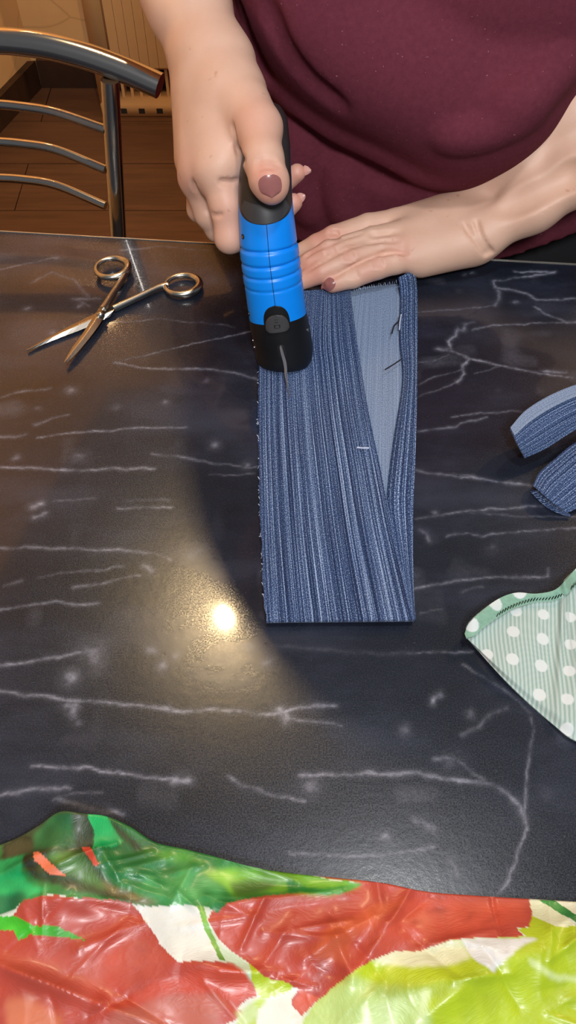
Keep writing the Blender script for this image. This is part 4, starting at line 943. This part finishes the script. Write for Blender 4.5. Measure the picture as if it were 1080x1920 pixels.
def blush(f, pts, r, a):
    global flush
    for q in pts:
        h = f.hit(*q)
        if h is not None: flush = np.maximum(flush, a * np.exp(-(np.linalg.norm(BV - h, axis=1) / r) ** 2))
blush(RA, [(508, 365), (500, 330), (560, 372), (566, 322), (560, 380), (556, 330)], .014, .8); blush(RA, [(480, 220), (430, 430), (440, 400), (350, 345)], .022, .4)
blush(LA, [(610, 530), (590, 520), (580, 500), (590, 470), (600, 440)], .014, .75); blush(LA, [(708, 493), (654, 480), (617, 467), (626, 441), (752, 470), (690, 510)], .012, .5)
person = mesh('person', BV, BF, M['skin'], None, True, attrs={'flush': flush})
tag(person, 'person in maroon t-shirt at the table, one hand gripping a tool, one flat on denim', 'person')
# nails follow the finger tips
def nprof(v): return math.sqrt(max(.02, 1 - (max(0, .38 - v) / .40) ** 2.2)) * math.sqrt(max(.012, 1 - (max(0, v - .45) / .56) ** 2.2))
def nail(f, c, d, ln, wd, m, lift=.0005, free=.3, label=None, name='fingernail'):
    p = f.hit(*c)
    if p is None: return
    n = f.grad(p); h = f.hit(c[0] + d[0], c[1] + d[1]); t_ = (ray(c[0] + d[0], c[1] + d[1]) - ray(*c)); t_ = t_ - n * (t_ @ n); t_ /= np.linalg.norm(t_); b = np.cross(n, t_); G = np.zeros((17, 19, 3))
    for i in range(17):
        for j in range(19):
            u, v = -1 + i / 8, j / 18; ww = wd / 2 * nprof(v); q = p + t_ * (v - .5) * ln + b * u * ww - n * (.0009 * u * u)
            if v < 1 - free:
                for _ in range(3): q = q - f.grad(q) * f.val(q)[0]
                q = q + f.grad(q) * lift; last = v
            G[i, j] = q
        # the free edge carries on straight from the last bedded points
        js = [j for j in range(19) if j / 18 < 1 - free]; j0 = js[-1]; dv = (G[i, j0] - G[i, j0 - 4]) / 4; dvn = np.linalg.norm(dv); bl = t_ * ln / 18
        for j in range(j0 + 1, 19):
            u = -1 + i / 8; v = j / 18; ww0 = wd / 2 * nprof(j0 / 18); ww = wd / 2 * nprof(v); G[i, j] = G[i, j0] + dv * (j - j0) * .75 + bl * (j - j0) * .25 + b * u * (ww - ww0)
    o = shell(name, G, .0006, m, person); 
    if label: o['label'] = label
nail(RA, (507, 349), (1, 8), .0140, .0160, M['nail'], free=.22, label='mauve polished thumbnail')
nail(LA, (615, 534), (-8, 3.5), .0145, .0105, M['nail'], free=.22, label='mauve polished nail')
def claw(base, tip, wd, m, label):
    """slim pointed nail seen from its side"""
    a, b = np.array(base), np.array(tip); t_ = (b - a); ln = np.linalg.norm(t_); t_ /= ln; s_ = np.cross(t_, [0, -.75, .65]); s_ /= np.linalg.norm(s_); up = np.cross(s_, t_); G = np.zeros((9, 12, 3))
    for i in range(9):
        for j in range(12):
            u, v = -1 + i / 4, j / 11; w2 = wd / 2 * (1 - v ** 2.2 * .85); G[i, j] = a + t_ * ln * v + s_ * u * w2 + up * (-.0016 * u * u + .0006 * math.sin(v * 3))
    tag(shell('fingernail', G, .0006, m, person), label)
claw(PD(560, 372, .648), PD(572, 366, .646), .0075, M['nail_pale'], 'pale pointed nail'); claw(PD(568, 319, .657), PD(583, 320, .655), .0075, M['nail_pale'], 'pale pointed nail')

# shirt
SF = Field((-.16, .60, -.09), (.46, 1.08, .60), .0035)
SF.ell((.14, .815, .30), (.185, .135, .24), .05); SF.ell((.115, .83, .04), (.215, .160, .27), .06); SF.ell((.205, .825, .00), (.205, .158, .22), .06); SF.ell((.16, .80, .19), (.19, .150, .13), .05)
SF.cone(SH_R + (.02, 0, .0), SH_L - (.02, 0, 0), .066, .066, .05); SF.cone(SH_R, SH_R * .45 + EL_R * .55, .068, .066, .03); SF.cone(SH_L, SH_L * .5 + EL_L * .5, .068, .066, .03)
SF.ell((.085, .76, .35), (.075, .07, .08), .05); SF.ell((.20, .76, .35), (.075, .07, .08), .05)
fold = [(470, -50), (492, 45), (520, 110), (560, 165), (622, 215), (695, 255), (765, 290), (830, 308), (890, 300)]
SF.ridge(fold, .019, -.006, .010); SF.ridge([(x + 40, y - 55) for x, y in fold], .034, -.025, .022); SF.ridge([(x + 90, y - 120) for x, y in fold], .04, -.032, .03)
SF.ridge([(442, 20), (462, 70), (482, 120), (505, 175)], .007, -.004, .008); SF.groove([(452, 20), (475, 80), (500, 140)], .006, .004, .008)
SF.groove([(506, 5), (532, 85), (575, 150), (640, 200)], .006, .003, .009); SF.groove([(560, 230), (620, 285), (680, 320), (740, 345)], .007, .004, .010)
SF.ridge([(1010, 205), (960, 232), (900, 255), (840, 262)], .010, -.006, .012); SF.ridge([(1075, 120), (1010, 165), (950, 190)], .012, -.008, .014)
SF.ridge([(640, 320), (635, 370), (655, 420)], .012, -.009, .014); SF.ridge([(560, 270), (555, 330), (575, 400)], .012, -.009, .016)
X, Y, Z = (SF.lo[d] + SF.h * np.arange(SF.n[d]) for d in range(3)); hem = np.where(X > .2, -.0255 + .31 * (X - .2057), -.032 + .02 * (X - .1)).astype(np.float32)
SF.a = np.maximum(SF.a, hem[:, None, None] - Z[None, None, :].astype(np.float32)); neck = np.array([.13, .845, .575])
V_, F_ = SF.nets(); nz_ = np.stack([vnoise(V_ + 5, 14, s) for s in (1, 2, 3)], 1) * .0022; V_ = V_ + nz_
tag(mesh('shirt', V_, F_, M['shirt'], person), 'maroon jersey t-shirt with a heavy fold at the waist')
# hair, trousers, shoes
HF = Field(HC - .19, HC + .19, .006)
HF.ell(HC + fu * .020 - fz_ * .026, (.106, .108, .112), .01, Rh); HF.ell(hp(0, .085, -.03), (.062, .06, .085), .01, Rh, 'sub'); HF.cone(hp(-.075, -.02, .0), hp(-.07, .01, -.10), .03, .02, .02); HF.cone(hp(.075, -.02, 0), hp(.07, .01, -.10), .03, .02, .02); HF.ell(hp(0, -.10, .03), (.045, .04, .045), .02, Rh)
V_, F_ = HF.nets(); tag(mesh('hair', V_, F_, M['hair'], person), 'brown hair tied back')
TF = Field((-.12, .66, -.75), (.40, 1.06, .06), .007)
TF.ell((.15, .83, -.08), (.215, .150, .13), .05)
for x in (.055, .235): TF.chain([(x, .83, -.15), (x, .83, -.42), (x, .85, -.70)], [.092, .066, .052], .03)
V_, F_ = TF.nets(); tag(mesh('trousers', V_, F_, M['trousers'], person), 'black trousers')
for x in (.055, .235):
    WF = Field((x - .06, .64, ZF - .01), (x + .06, .94, ZF + .12), .005); WF.cone((x, .70, ZF + .034), (x, .88, ZF + .04), .036, .036, .02); WF.cone((x, .87, ZF + .04), (x, .855, ZF + .09), .036, .04, .02)
    WF.a = np.maximum(WF.a, (ZF + .002) - (WF.lo[2] + WF.h * np.arange(WF.n[2]))[None, None, :].astype(np.float32)); V_, F_ = WF.nets(); mesh('shoe', V_, F_, M['shoe'], person)
